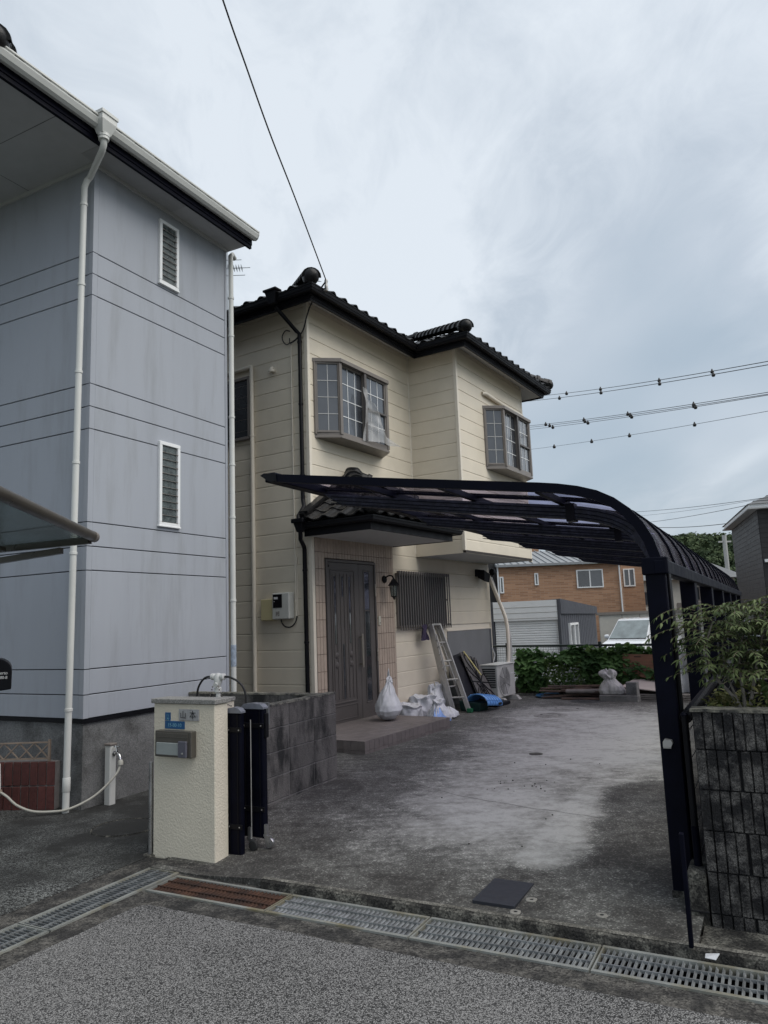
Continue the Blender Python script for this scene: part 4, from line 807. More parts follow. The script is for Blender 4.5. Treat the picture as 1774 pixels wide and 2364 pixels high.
# left face window, vent, boxes, pipes
wl_=MB()
for b in ((-2.3,-.06,4.265,-1.036,-.012,4.31),(-2.3,-.06,5.165,-1.036,-.012,5.21),(-1.075,-.06,4.31,-1.036,-.012,5.165),(-1.42,-.05,4.31,-1.375,-.012,5.165)): wl_.cbox(*b,c=.004)
wl_=wl_.build('window',m_taupe,hB); mb=MB(); mb.box(-1.38,-.035,4.31,-1.07,-.03,5.165); mb.box(-2.3,-.042,4.31,-1.41,-.037,5.165); mb.build('pane',m_glass,wl_)
for k in range(5): mb=MB(); mb.box(-1.37,-.038,4.40+k*.17,-1.08,-.036,4.403+k*.17); mb.build('line',m_taupe,wl_)
pipe(hB,[(-1.8,-.05,5.325),(-1.02,-.05,5.335),(-.99,-.05,5.33),(-.99,-.05,5.30),(-.99,-.05,.2)],.030,m_creamtrim,clips=(4.3,))
pipe(hB,[(-.263,-.028,5.50),(-.263,-.028,1.70)],.010,m_creamtrim,name='conduit',clips=(5.0,4.05,1.9),n=8)
pipe(hB,[(-.235,-.028,2.5),(-.235,-.028,1.70)],.008,m_creamtrim,name='conduit',n=8)
pipe(hB,[(-.21,-.40,5.93),(-.205,-.38,5.90),(-.125,-.07,5.66),(-.09,-.05,5.62),(-.09,-.05,3.25)],.028,m_black,clips=(5.5,4.6,3.6))
mb=MB(); mb.add([(-.32,-.52,6.13),(-.12,-.52,6.13),(-.12,-.40,6.13),(-.32,-.40,6.13),(-.27,-.485,5.95),(-.17,-.485,5.95),(-.17,-.41,5.95),(-.27,-.41,5.95)],[(0,1,5,4),(1,2,6,5),(2,3,7,6),(3,0,4,7),(4,5,6,7),(3,2,1,0)]); mb.box(-.335,-.535,6.12,-.105,-.40,6.15); mb.build('rain_hopper',m_black,hB,bevel=.005)
mb=MB(); mb.add([(-.02,-.37,2.93),(.14,-.37,2.93),(.14,-.25,2.93),(-.02,-.25,2.93),(.02,-.34,2.78),(.10,-.34,2.78),(.10,-.27,2.78),(.02,-.27,2.78)],[(0,1,5,4),(1,2,6,5),(2,3,7,6),(3,0,4,7),(4,5,6,7),(3,2,1,0)]); mb.box(-.035,-.385,2.90,.155,-.25,2.955); mb.build('rain_hopper',m_black,hB,bevel=.005)
pipe(hB,[(.055,-.305,2.80),(.055,-.30,2.73),(.03,-.27,2.69),(-.06,-.09,2.62),(-.078,-.055,2.58),(-.078,-.05,.15)],.029,m_black,clips=(2.3,1.35))
pipe(hB,[(-.09,-.05,3.26),(-.05,-.08,3.16),(-.02,-.16,3.10),(.0,-.27,3.0),(.03,-.30,2.93)],.028,m_black)
mb=MB(); mb.box(-.66,-.016,5.16,-.54,-.014,5.29); mb.lathe((-.60,-.05,0),[(.045,5.17),(.05,5.20),(.02,5.25)],12); mb.build('vent_hood',m_creamtrim,hB,smooth=True)
mb=MB(); mb.cbox(-.60,-.13,1.665,-.30,-.014,2.02,.012); mt=mb.build('meter_box',m_ac,hB)
mb=MB(); mb.cbox(-.578,-.136,1.82,-.42,-.13,2.0,.006); mb.build('display',m_black,mt); mb=MB(); mb.box(-.56,-.139,1.935,-.49,-.1365,1.965); mb.box(-.56,-.139,1.90,-.548,-.1365,1.912); mb.build('readout',m_whitelet,mt)
mb=MB(); 
for a in range(4):
    for b in range(4):
        if (a*b+a)%3!=1: mb.box(-.53+a*.016,-.1325,1.71+b*.016,-.518+a*.016,-.1305,1.722+b*.016)
mb.build('printed_mark',m_taupe,mt)
mb=MB(); mb.cbox(-.83,-.10,1.655,-.615,-.014,1.945,.008); mb.build('junction_box',m_beige,hB); mb=MB(); mb.cbox(-.635,-.105,1.67,-.61,-.02,1.93,.003); mb.build('hinge_strip',m_beige,hB)
pipe(hB,[tuple(v) for v in spl([(-.49,-.07,1.68),(-.48,-.07,1.62),(-.42,-.07,1.565),(-.33,-.06,1.56),(-.27,-.04,1.62),(-.25,-.03,1.70)])],.009,m_wire,name='cable',n=8)
# ---- bay windows
def bay(y,xw,xf,zb,zt,lab):
    y0,y1,y2,y3=y; d=MB(); poly=[(xw,y0),(xf,y1),(xf,y2),(xw,y3)]
    o=lambda k:[(xw,y0-k),(xf+k,y1-k*.4),(xf+k,y2+k*.4),(xw,y3+k)]
    d.prism([(x,y,zt-.055) for x,y in o(.025)],(0,0,.055)); d.prism([(x,y,zb) for x,y in o(.0)],(0,0,.035)); d.prism([(x,y,zb+.03) for x,y in o(-.012)],(0,0,.06))
    # posts
    for (px,py) in ((xf-.02,y1+.015),(xf-.02,y2-.015),(xw+.02,y0+.03)): d.box(px-.03,py-.03,zb+.05,px+.018,py+.03,zt-.05)
    b=d.build('bay_window',m_taupe,hB,label=lab,bevel=.003)
    q=MB(); q.prism([(x,y,zb+.06) for x,y in [(xw,y0+.05),(xw+.05,y0+.08),(xf-.08,y1+.05),(xf-.08,y2-.05),(xw,y3-.05)]],(0,0,.01)); q.build('sill_board',m_creamtrim,b)
    z0,z1=zb+.075,zt-.05
    win_unit(b,'sash',(xw+.035,y0+.02),(xf-.01,y1-.0),z0,z1,m_taupe,m_glassgrey,2,4,.03,m_whitewin if 0 else m_soff,mm=.009)
    mid=(y1+y2)/2
    win_unit(b,'sash',(xf-.045,y1+.045),(xf-.045,mid+.02),z0,z1,m_taupe,m_glassgrey,3,4,.03,m_whitewin,mm=.010)
    win_unit(b,'sash',(xf-.015,mid-.02),(xf-.015,y2-.04),z0,z1,m_taupe,m_glassgrey,3,4,.03,m_whitewin,mm=.010)
    win_unit(b,'sash',(xf-.01,y2),(xw+.035,y3-.02),z0,z1,m_taupe,m_glassgrey,2,4,.03,m_whitewin)
    q=MB(); q.cbox(xf-.02,mid-.028,z0,xf+.012,mid+.028,z1,.003); q.build('meeting_stile',m_door,b)
    q=MB(); q.cbox(xf-.018,mid,(z0+z1)/2-.03,xf+.004,y2-.05,(z0+z1)/2+.0,.002); q.build('mid_rail',m_door,b)
    return b
bay((.105,.365,1.62,1.88),.0,.30,4.14,5.29,'nearer upper bay window with plastic film hanging from it')
bay((3.80,4.06,5.30,5.56),.91,1.21,4.14,5.28,'farther upper bay window on the projecting part')
# exhaust duct over the second bay
pipe(hB,[(.93,3.80,5.50),(.97,3.85,5.50),(.97,4.6,5.47),(.97,5.55,5.46)],.036,m_creamtrim,name='duct')
# far corner fittings
mb=MB(); mb.tube(spl([(.7,5.95,5.85),(.6,5.92,5.80),(.3,5.8,5.72),(.3,5.75,5.6)]),.03,10); mb.build('downpipe',m_black,hB,smooth=True); mb=MB(); mb.box(.62,5.88,5.80,.80,6.02,5.97); mb.build('rain_hopper',m_black,hB,bevel=.01)
mb=MB(); mb.cbox(.0,5.05,2.36,.06,5.16,2.50,.01); mb.add([(.06,5.05,2.50),(.22,5.03,2.47),(.22,5.30,2.40),(.06,5.30,2.36),(.06,5.05,2.34),(.20,5.05,2.26),(.20,5.28,2.24),(.06,5.3,2.30)],[(0,1,2,3),(4,7,6,5),(0,4,5,1),(1,5,6,2),(2,6,7,3),(0,3,7,4)]); mb.build('sensor_light',m_black,hB,bevel=.01)
mb=MB(); mb.lathe((.12,5.62,2.46),[(.07,-.03),(.08,0),(.05,.05),(.01,.06)],14,'x'); mb.build('sensor_light',m_black,hB,smooth=True)
pipe(hB,[tuple(v) for v in spl([(.08,5.50,2.42),(.10,5.55,2.30),(.22,5.62,1.9),(.36,5.60,1.5),(.42,5.50,1.1),(.44,5.40,.75),(.45,5.30,.68)])],.035,m_creamtrim,name='duct')
pipe(hB,[tuple(v) for v in spl([(.10,5.60,2.35),(.20,5.70,1.9),(.32,5.72,1.5),(.40,5.66,1.1),(.42,5.52,.70)])],.022,m_alu,name='duct')
pipe(hB,[tuple(v) for v in spl([(.02,5.62,1.0),(.05,5.66,.85),(.04,5.6,.72)])],.010,m_whitewin,name='duct')
# plastic film blown against the nearer bay
t=T('plastic_film','torn clear plastic film hanging over the nearer bay window','plastic film',FB,.34,1.2,4.6)
mb=MB(); nu,nv=14,16; 
for j in range(nv+1):
    for i in range(nu+1):
        u=i/nu; v=j/nv; z=5.00-.80*v-(0 if v>.5 else .0); wdt=.30+.62*v; y=.88+u*wdt*(1 if u<.999 else 1); z2=z-(.25*u if v<.5 else .25*u*(1-v)*2)
        x=.335+.04*math.sin(u*9+v*4)+.05*u*v+.02*noise.noise(Vector((u*5,v*5,2))); mb.v.append((x,y,z2+.05*u*v))
for j in range(nv):
    for i in range(nu): a=j*(nu+1)+i; mb.f.append((a,a+1,a+nu+2,a+nu+1))
mb.build('sheet',m_film,t,smooth='all')
# service wire fittings and cables at the left corner
def cable(name,pts,r,lab,fr=FB,mat=m_wire,cat='cable',n=6,sp=8,group=None):
    mb=MB(); mb.tube(spl(pts,sp),r,n); return tag(mb.build(name,mat,fr=fr,smooth=True),lab,cat,group)
t=T('wire_anchor','small metal wire anchor on the black gutter corner','wire anchor',FB,.50,-.20,6.10)
mb=MB(); mb.box(.44,-.21,6.04,.52,-.17,6.08); mb.lathe((.50,-.19,0),[(.02,6.08),(.025,6.11),(.015,6.14),(.025,6.17),(.02,6.20)],10); mb.build('insulator',m_alu,t,smooth=True)
cable('drop_cable',[(.50,-.19,6.18),(.40,-.20,6.08),(.22,-.16,5.95),(.10,-.12,5.80),(.0,-.08,5.64),(-.14,-.06,5.55),(-.26,-.05,5.52)],.011,'black drop cable curving from the gutter corner to the wall loop')
cable('cable_loop',[(-.26,-.05,5.70),(-.33,-.06,5.72),(-.39,-.06,5.66),(-.38,-.06,5.58),(-.33,-.05,5.52),(-.27,-.05,5.53),(-.27,-.05,5.60)],.008,'coiled black cable loop on the cream wall under the eave')
a=FB.w(.50,-.19,6.19)
cable('service_wire',[a,(-.87,7.8,6.385),(-1.0,6.75,6.475),(-1.102,5.96,6.62),(-1.172,5.4,6.726),(-1.35,3.9,7.08),(-1.85,0,8.3),(-2.6,-6,10.6)],.0085,'black service wire rising from the roof corner to the top of the picture',fr=FW,cat='wire')
# ================================================================== GATE PILLAR
t=T('gate_pillar','cream stucco gate pillar with granite cap, name plate and letterbox','gate pillar',FP,-.28,.07,0)
mb=MB(); mb.cbox(-.572,0,-.04,0,.142,1.062,.006); mb.build('pillar',m_stucco,t)
mb=MB(); mb.cbox(-.588,-.014,1.063,.016,.156,1.096,.004); mb.cbox(-.42,.16,1.02,-.30,.60,1.05,.004); mb.build('cap',m_granite,t)
mb=MB(); mb.box(-.41,.145,-.02,-.31,.59,1.02); mb.build('return_wall',m_stucco,t)
mb=MB(); mb.cbox(-.505,-.055,.70,-.165,-.001,.879,.004); lb=mb.build('letterbox',m_bronze,t)
mb=MB(); mb.cbox(-.488,-.060,.80,-.195,-.054,.865,.002); mb.box(-.49,-.063,.835,-.19,-.058,.840); mb.build('hood',m_bronze,lb)
mb=MB(); mb.cbox(-.482,-.068,.715,-.275,-.056,.800,.004); mb.build('flap',m_slot,lb)
mb=MB(); mb.cbox(-.272,-.075,.703,-.195,-.056,.815,.005); ic=mb.build('intercom',M('grey intercom plastic',(.10,.10,.125),.45,var=.15,vs=40),lb); mb=MB(); mb.lathe((-.228,-.075,.732),[(.008,0),(.008,-.004),(.001,-.005)],12,'y'); mb.build('button',m_alu,lb)
mb=MB(); mb.cbox(-.325,-.008,.947,-.137,0,1.026,.002); np_=mb.build('name_plate',m_namestone,t)
text('lettering','山',.058,m_ink,np_,TR(-.283,-.0085,.982)@FACEY); text('lettering','本',.062,m_ink,np_,TR(-.193,-.0085,.984)@FACEY)
mb=MB(); mb.cbox(-.460,-.005,.886,-.272,0,.941,.002); bp_=mb.build('address_plate',m_blueplate,t); text('lettering','15-80-10',.036,m_plateletter,bp_,TR(-.366,-.0055,.912)@FACEY,depth=.0006)
mb=MB(); mb.cbox(-.459,-.005,.943,-.405,0,1.0,.002); bp_=mb.build('town_plate',m_blueplate,t); text('lettering','二町',.024,m_plateletter,bp_,TR(-.432,-.0055,.965)@FACEY@Matrix.Rotation(R(-90),4,'Z'),depth=.0006)
t=T('steel_pole','thin stainless steel pole standing left of the cream pillar','pole',FP,-.596,0,0)
mb=MB(); mb.tube([(-.596,.0,0),(-.596,0,.645)],.0145,14); mb.build('pole',m_steel,t,smooth=True); mb=MB(); mb.lathe((-.60,0,0),[(.05,.0),(.048,.012),(.02,.016)],16); mb.build('base_plate',m_kerb,t)
mb=MB()
for k in range(7): x=-.62-.11*k*.6; mb.lathe((x,.10+.10*k,.0),[(.07,.0),(.06,.05),(.03,.07),(.001,.075)],8,wob=.4,seed=k)
tag(mb.build('dark_rubble',m_soil,fr=FP,kind='stuff'),'dark lumps of earth along the lot edge behind the steel pole','rubble')
# white standpipe behind the pillar with cables and chains
t=T('standpipe','white painted standpipe valve with black hoses behind the gate pillar','standpipe',FP,-.35,.45,1.04); mb=MB()
x,y=-.35,.45
mb.tube([(x,y,.0),(x,y,1.19)],.018,10); mb.lathe((x,y,0),[(.018,1.09),(.03,1.10),(.03,1.13),(.018,1.14),(.024,1.15),(.034,1.18),(.03,1.22),(.018,1.24),(.001,1.245)],12); mb.lathe((x,y,1.215),[(.018,-.065),(.026,-.06),(.026,-.035),(.018,-.03),(.018,.03),(.026,.035),(.026,.06),(.018,.065)],10,'x'); mb.tube([(x,y-.005,1.165),(x+.01,y-.05,1.155)],[.014,.018],8); mb.build('valve',m_white,t,smooth=True)
for sgn,l in ((-1,1),(1,1)):
    mb=MB(); mb.tube(spl([(x+sgn*.06,y,1.215),(x+sgn*.12,y+.0,1.21),(x+sgn*.19,y+.02,1.17),(x+sgn*.235,y+.03,1.10),(x+sgn*.25,y+.03,.95)]),.0085,7); mb.build('hose',m_wire,t,smooth=True)
    for k in range(12):
        a=k/11; mb=MB(); cx=x+sgn*(.03+.07*a+.05*a*a); cz=1.14-.14*a-.05*math.sin(a*PI)*.6; mb.lathe((cx,y-.03,cz),[(.006,-.0015),(.0075,0),(.006,.0015)],6,'y' if k%2 else 'x'); mb.build('chain_link',m_taupe,t)
# folding gate, folded beside the pillar
t=T('folding_gate','dark navy folding gate parked beside the cream pillar','gate',FP,.07,.2,.03)
def gleaf(x0,x1,y0,y1,z0,z1):
    mb=MB(); mb.cbox(x0,y0,z0,x1,y1,z1,.008); l=mb.build('gate_leaf',m_navy,t)
    mb=MB(); xm=(x0+x1)/2
    mb.prism([(x0-.005,y0-.006,z1),(x0-.005,y0-.006,z1+.012),(x0+.02,y0-.006,z1+.034),(xm,y0-.006,z1+.042),(x1-.02,y0-.006,z1+.034),(x1+.005,y0-.006,z1+.012),(x1+.005,y0-.006,z1)],(0,y1-y0+.012,0)); mb.build('cap',M('cap plastic with painted sheen',(.16,.17,.20),.35,var=.2,vs=20),l)  # cap colour lightened to paint in the light it reflects
    for z in (z0+.19,z1-.12):
        mb=MB(); mb.cbox(x0+.015,y0-.007,z-.012,x1+.008,y0,z+.022,.002); mb.build('strap_plate',m_black,l)
        for xx in (x0+.025,x1-.015): mb=MB(); mb.lathe((xx,y0-.007,z+.004),[(.005,0),(.005,-.003),(.001,-.004)],8,'y'); mb.build('rivet',m_alu,l)
    for xx in (x0+.03,x1-.03): mb=MB(); mb.box(xx-.003,y0-.004,z0+.01,xx+.003,y0,z1-.01); mb.build('slat_joint',m_black,l)
    return l
gleaf(-.03,.100,.16,.20,.02,.985); gleaf(.005,.195,.29,.34,.115,1.0)
mb=MB(); mb.tube([(.115,.25,.12),(.115,.25,.93)],.004,6); mb.build('drop_bolt',m_alu,t)
mb=MB(); mb.cbox(.195,.30,.80,.215,.335,.97,.004); mb.build('latch',m_black,t)
mb=MB(); mb.box(.0,.50,.86,.085,.52,1.02); mb.build('gate_hinge_plate',M('zinc plate',(.16,.165,.17),.5,.4),t)
for (x,y,zc) in ((.205,.30,.09),(.10,.25,.075)):
    mb=MB(); mb.box(x-.012,y-.01,zc+.03,x+.012,y+.01,zc+.12); mb.add([(x-.018,y-.012,zc+.055),(x+.045,y-.012,zc+.04),(x+.045,y+.012,zc+.04),(x-.018,y+.012,zc+.055),(x-.018,y-.012,zc+.045),(x+.02,y-.012,zc+.0),(x+.02,y+.012,zc+.0),(x-.018,y+.012,zc+.045)],[(0,1,2,3),(0,4,5,1),(3,2,6,7),(1,5,6,2),(4,7,6,5)]); cs=mb.build('caster_fork',m_steel,t)
    mb=MB(); mb.lathe((x+.03,y,zc),[(.012,-.014),(.033,-.012),(.036,-.006),(.036,.006),(.033,.012),(.012,.014)],16,'y'); mb.build('caster_wheel',m_steel if x>.15 else m_tyre,t,smooth=True)
# ================================================================== LOW BLOCK WALLS by the porch
def blockwall(name,label,x0,y0,x1,y1,ztop,courses,th,fr,first=.39,zlow=.06):
    """wall along (x0,y0)->(x1,y1): stacked 0.39 x 0.19 blocks with raked joints"""
    t=T(name,label,'wall',fr,(x0+x1)/2,(y0+y1)/2,0); d=Vector((x1-x0,y1-y0,0)); l=d.length; d.normalize(); n=Vector((-d.y,d.x,0)); M4=basis((x0,y0,0),d,n,Vector((0,0,1)))
    s=MB(); s.box(.004,-th/2+.006,-.05,l-.004,th/2-.006,ztop-.006); mb=MB(); tmb(mb,M4,s); mb.build('mortar_core',m_blockjoint,t)
    q=MB(); q.cbox(-.1965,-th/2,0,.1965,th/2,.1945,.005); me=shared(q,'block_mesh',m_block)
    z=ztop-.2
    for c in range(courses):
        x=first-.2 ; x=l-.2
        while x>-.19:
            if x-.2<-.001:
                w_=x+.2; q2=MB(); q2.cbox(.003,-th/2,0,w_-.0035,th/2,.1945,.005); me2=shared(q2,'block_cut',m_block); put(me2,'block',t,M4@TR(0,0,z+.0025))
            else: put(me,'block',t,M4@TR(x,0,z+.0025))
            x-=.4
        z-=.2
    s=MB(); s.cbox(0,-th/2-.002,z+.20-.16,l,th/2+.002,z+.196,.006); mb=MB(); tmb(mb,M4,s); mb.build('footing',m_block,t)
    # mossy uneven top
    s=MB(); n_=int(l/.03)
    for i in range(n_+1):
        x=l*i/n_; a=.004*noise.noise(Vector((x*9,z,3)))+.003*noise.noise(Vector((x*40,z,3)))
        s.v+=[(x,-th/2-.003+a,ztop-.012+a*2),(x,-th/2+.004,ztop+.003+a),(x,th/2-.004,ztop+.003+a),(x,th/2+.003,ztop-.012+a)]
        if i:
            for k in range(3): b_=(i-1)*4+k; s.f.append((b_,b_+1,b_+5,b_+4))
    s.f+=[(0,1,2,3),tuple(n_*4+k for k in range(4))]
    mb=MB(); tmb(mb,M4,s); mb.build('moss_cap',m_blockcap,t); return t
blockwall('block_wall','weathered low concrete block wall ending beside the porch step',-.44,.46,-.44,2.245,.915,4,.10,FP)
blockwall('block_wall','dark low wall running back behind the nearer block wall to the houses',-.49,2.19,-3.0,2.19,.905,4,.10,FP)
# ================================================================== CARPORT
t=cpt=T('carport','long navy cantilever carport with smoked curved roof panels','carport',FP,2.93,.38,.09)
def arch(n=10):
    """outer roof line (x,z)"""
    P=[(.24,2.722),(1.3,2.558),(2.10,2.437),(2.30,2.407),(2.42,2.386),(2.54,2.357),(2.65,2.318),(2.745,2.264),(2.825,2.195),(2.893,2.107),(2.942,2.01),(2.970,1.91),(2.980,1.84)]
    return P
AR=arch()
def offs(P,d):
    out=[]
    for i,(x,z) in enumerate(P):
        a=P[max(i-1,0)]; b=P[min(i+1,len(P)-1)]; dx,dz=b[0]-a[0],b[1]-a[1]; l=math.hypot(dx,dz); nx,nz=dz/l,-dx/l   # inward/down
        out.append((x+nx*d,z+nz*d))
    return out
def archstrip(mb,y0,y1,d0,d1,i0=0,i1=None):
    i1=i1 or len(AR)-1; a=offs(AR,d0); b=offs(AR,d1); V=[]
    for i in range(i0,i1+1): V+=[(a[i][0],y0,a[i][1]),(a[i][0],y1,a[i][1]),(b[i][0],y1,b[i][1]),(b[i][0],y0,b[i][1])]
    n=i1-i0; Fc=[]
    for i in range(n):
        for k in range(4): Fc.append((i*4+k,i*4+(k+1)%4,(i+1)*4+(k+1)%4,(i+1)*4+k))
    Fc+=[(0,1,2,3),tuple(n*4+k for k in (3,2,1,0))]; mb.add(V,Fc)
ys=[.36+.70*k for k in range(17)]
offs(AR,.05)
mb=MB(); archstrip(mb,.335,.385,-.006,.052); mb.build('front_arch',m_navy,cpt,smooth=True,angle=25)
mb=MB(); archstrip(mb,ys[-1]-.02,ys[-1]+.03,-.006,.052); mb.build('rear_arch',m_navy,cpt)
for y in ys[1:-1]:
    mb=MB(); archstrip(mb,y-.018,y+.018,-.008,.022); mb.build('roof_rib',m_navy,cpt)
for i in range(16):
    mb=MB(); archstrip(mb,ys[i]+.02,ys[i+1]-.02,.006,.010); mb.build('roof_panel',m_poly,cpt,smooth='all')
mb=MB(); mb.cbox(.205,.335,2.665,.30,ys[-1]+.03,2.735,.008); mb.build('edge_rail',m_navy,cpt)
mb=MB(); mb.prism([(.205,.332,2.735),(.17,.332,2.72),(.26,.332,2.66),(.32,.332,2.665),(.31,.332,2.722)],(0,-.004,0)); mb.build('end_cap',m_black,cpt)
mb=MB(); mb.cbox(2.935,.325,1.80,3.01,ys[-1]+.04,1.885,.008); mb.build('gutter',m_navy,cpt)
mb=MB(); mb.cbox(2.87,.328,1.80,3.014,.39,1.90,.006); mb.build('corner_block',m_navy,cpt)
for (xa) in (.95,1.62,2.28):
    i=0
    z=2.722-(xa-.24)*.1547; mb=MB(); mb.box(xa-.018,.385,z-.052,xa+.018,ys[-1],z-.014); mb.build('purlin',m_navy,cpt)
def arm(y):
    d0,d1=.055,.15; a=offs(AR,d0); b=offs(AR,d1); wd=.045; mb=MB(); V=[]
    pa=[(a[i]) for i in range(len(AR))]; pb=[(b[i]) for i in range(len(AR))]
    pa[0]=(.30,a[0][1]-.008); pb[0]=(.47,b[0][1]-.030)
    prof=lambda p,q:[(p[0],y-wd,p[1]),(p[0],y+wd,p[1]),(q[0],y+wd,q[1]),(q[0],y-wd,q[1])]
    for i in range(len(AR)): V+=prof(pa[i],pb[i])
    Fc=[(0,1,2,3),tuple((len(AR)-1)*4+k for k in(3,2,1,0))]
    for i in range(len(AR)-1):
        for k in range(4): Fc.append((i*4+k,i*4+(k+1)%4,(i+1)*4+(k+1)%4,(i+1)*4+k))
    mb.add(V,Fc); o=mb.build('beam',m_armtex,cpt,bevel=.006)
    # raised mouldings on the sides of the arm
    for off in (.075,.105,.13):
        c=offs(AR,off); e=offs(AR,off+.006); mb=MB(); V=[]
        st=0
        for i in range(0,9):
            px=c[i][0] if i else .38; 
            V+=[(px,y-wd-.004,c[i][1] if i else c[0][1]-.02),(px,y+wd+.004,c[i][1] if i else c[0][1]-.02),(px,y+wd+.004,(e[i][1] if i else e[0][1]-.02)),(px,y-wd-.004,(e[i][1] if i else e[0][1]-.02))]
        Fc=[(0,1,2,3),tuple(32+k for k in(3,2,1,0))]
        for i in range(8):
            for k in range(4): Fc.append((i*4+k,i*4+(k+1)%4,(i+1)*4+(k+1)%4,(i+1)*4+k))
        mb.add(V,Fc); mb.build('moulding',m_navy,o)
    mb=MB(); mb.box(2.30,y-wd-.006,2.235,2.36,y+wd+.006,2.36); mb.build('joint_sleeve',m_black,o)
m_armtex=M('dewy navy aluminium',(.026,.028,.042),.45,.2,var=.6,vs=26,bump=.5,bs=90,alt=(.012,.013,.02),altf=(.42,.6),alts=18)
for y in (1.05,2.85,4.65,6.15,7.95,9.85): arm(y)
for k,y in enumerate((.34,2.10,3.90,5.70,7.50,9.30,11.2)):
    mb=MB(); mb.cbox(2.885,y,.06,2.995,y+.19,1.86,.006); p=mb.build('post',m_navy,cpt)
    mb=MB(); mb.cbox(2.880,y-.006,.055,3.0,y+.196,.098,.003); mb.build('foot',m_kerb,p)
    if k<3: mb=MB(); mb.lathe((2.90,y,1.45),[(.008,0),(.008,-.012),(.004,-.02)],8,'y'); mb.build('bolt',m_black,p)
mb=MB(); mb.cbox(2.996,.40,.07,3.008,.50,1.82,.003); mb.build('drain_pipe',m_black,cpt)
t=T('gate_catch','small silver gate catch fixed to the front carport post','catch',FP,2.93,.32,.80)
mb=MB(); mb.cbox(2.905,.305,.845,2.945,.338,.852,.001); mb.add([(2.905,.30,.852),(2.945,.30,.852),(2.955,.30,.872),(2.95,.30,.89),(2.915,.30,.895),(2.905,.30,.88),(2.905,.338,.852),(2.945,.338,.852),(2.955,.338,.872),(2.95,.338,.89),(2.915,.338,.895),(2.905,.338,.88)],[(0,1,2,3,4,5),(11,10,9,8,7,6)]+[(i,(i+1)%6,(i+1)%6+6,i+6) for i in range(6)]); mb.build('catch_body',m_alu,t)
t=T('gate_strike_post','slim navy strike post between the carport post and the low wall','post',FP,3.03,-.22,.05); mb=MB(); mb.cbox(3.014,-.235,.045,3.034,-.205,.55,.003); mb.build('post',m_navy,t)
# ================================================================== RIBBED BLOCK WALL AND PLANTER
t=T('ribbed_wall','sooty ribbed concrete block wall at the right edge under the shrubs','wall',FP,3.6,.2,0)
mb=MB(); mb.box(3.10,.16,-.12,6.2,.27,1.055); mb.build('mortar_core',m_ribjoint,t)
def ribblock(l,k0):
    mb=MB(); pr=[]; x=.003; pr.append((x,.02)); 
    n=int(round(l/.046)); st=(l-.006)/n
    for i in range(n):
        a=.003+st*i; pr+=[(a+.0045,.0),(a+st-.0045,.0),(a+st-.003,.016),(a+st+.003 if i<n-1 else a+st,.016 if i<n-1 else .02)]
    pr+=[(l-.003,.115),(.003,.115)]
    # slightly tumbled face relief
    mb.prism([(x,y,0) for x,y in pr],(0,0,.192)); return mb
ra=shared(ribblock(.39,0),'rib_block_mesh',m_rib); rb=shared(ribblock(.205,0),'rib_half_mesh',m_rib)
for c in range(6):
    z=.877-.2*c if c else .877
    x=3.082
    if c%2==0: put(ra,'ribbed_block',t,TR(x-.0,.14,z+.004)); x+=.395
    else: put(rb,'ribbed_block',t,TR(x,.14,z+.004)); x+=.21
    while x<6: put(ra,'ribbed_block',t,TR(x,.14,z+.004)); x+=.395
mb=MB(); n_=90
for i in range(n_+1):
    x=3.075+3.1*i/n_; a=.003*noise.noise(Vector((x*30,1,3))); mb.v+=[(x,.134+a,1.066),(x,.136+a,1.080+a),(x,.27,1.080+a),(x,.275,1.06)]
    if i:
        for k in range(3): b_=(i-1)*4+k; mb.f.append((b_,b_+1,b_+5,b_+4))
mb.f.append((0,1,2,3)); mb.build('moss_cap',m_blockcap,t)
t=T('side_footing','low concrete footing carrying the black mesh fence','footing',FP,3.04,.7,0)
mb=MB(); mb.cbox(2.988,.142,-.06,3.078,11.9,.268,.008); mb.build('footing',m_kerb,t)
mb=MB(); mb.cbox(2.984,.137,.075,3.079,.15,.083,.001); mb.build('joint',m_ribjoint,t)
# planter soil body
mb=MB(); mb.box(3.10,.27,.0,6.2,1.0,1.0); mb.box(3.10,1.0,.0,6.2,12,.30); o=mb.build('planting_bed',m_soil,fr=FP,kind='structure')
# black mesh fence with rolled top
t=T('mesh_fence','black mesh fence with a coiled wire top beside the carport','fence',FP,3.04,.25,.27)
for y in (.25,2.2,4.2,6.2,8.2,10.2):
    mb=MB(); mb.tube([(3.035,y,.25),(3.035,y,1.035)],.0175,14); p=mb.build('post',m_black,t,smooth=True); mb=MB(); mb.lathe((3.035,y,0),[(.019,1.03),(.021,1.035),(.015,1.045),(.001,1.047)],12); mb.build('post_cap',m_navy,p)
    if y<1: mb=MB(); mb.lathe((3.035,y,0),[(.0205,.25),(.0205,.46),(.022,.465),(.018,.466)],14); mb.build('sleeve',m_navy,p,smooth=True)
mb=MB()
for k in range(200): y=.27+.05*k; mb.tube([(3.052,y,.30),(3.052,y,1.02)],.0022,4,False)
mb.build('mesh_wire',m_black,t,kind='stuff')
mb=MB()
for z in (.34,.5,.66,.82,.96): mb.tube([(3.056,.25,z),(3.056,10.3,z)],.0028,5)
mb.build('horizontal_wire',m_black,t,kind='stuff')
mb=MB(); pts=[]
for k in range(200*10): a=k/10*2*PI; y=.25+.0235*k/10; pts.append((3.04+.030*math.cos(a),y,1.02+.030*math.sin(a)))
mb.tube(pts[:2000],.0032,4,False); mb.build('coiled_top',m_black,t,kind='stuff')
mb=MB(); 
for k in range(6): a=k*PI/3; mb.tube([(3.04+.026*math.cos(a),.25,1.02+.026*math.sin(a)),(3.04+.026*math.cos(a),5.2,1.02+.026*math.sin(a))],.0025,4,False)
mb.build('top_wire',m_black,t,kind='stuff')
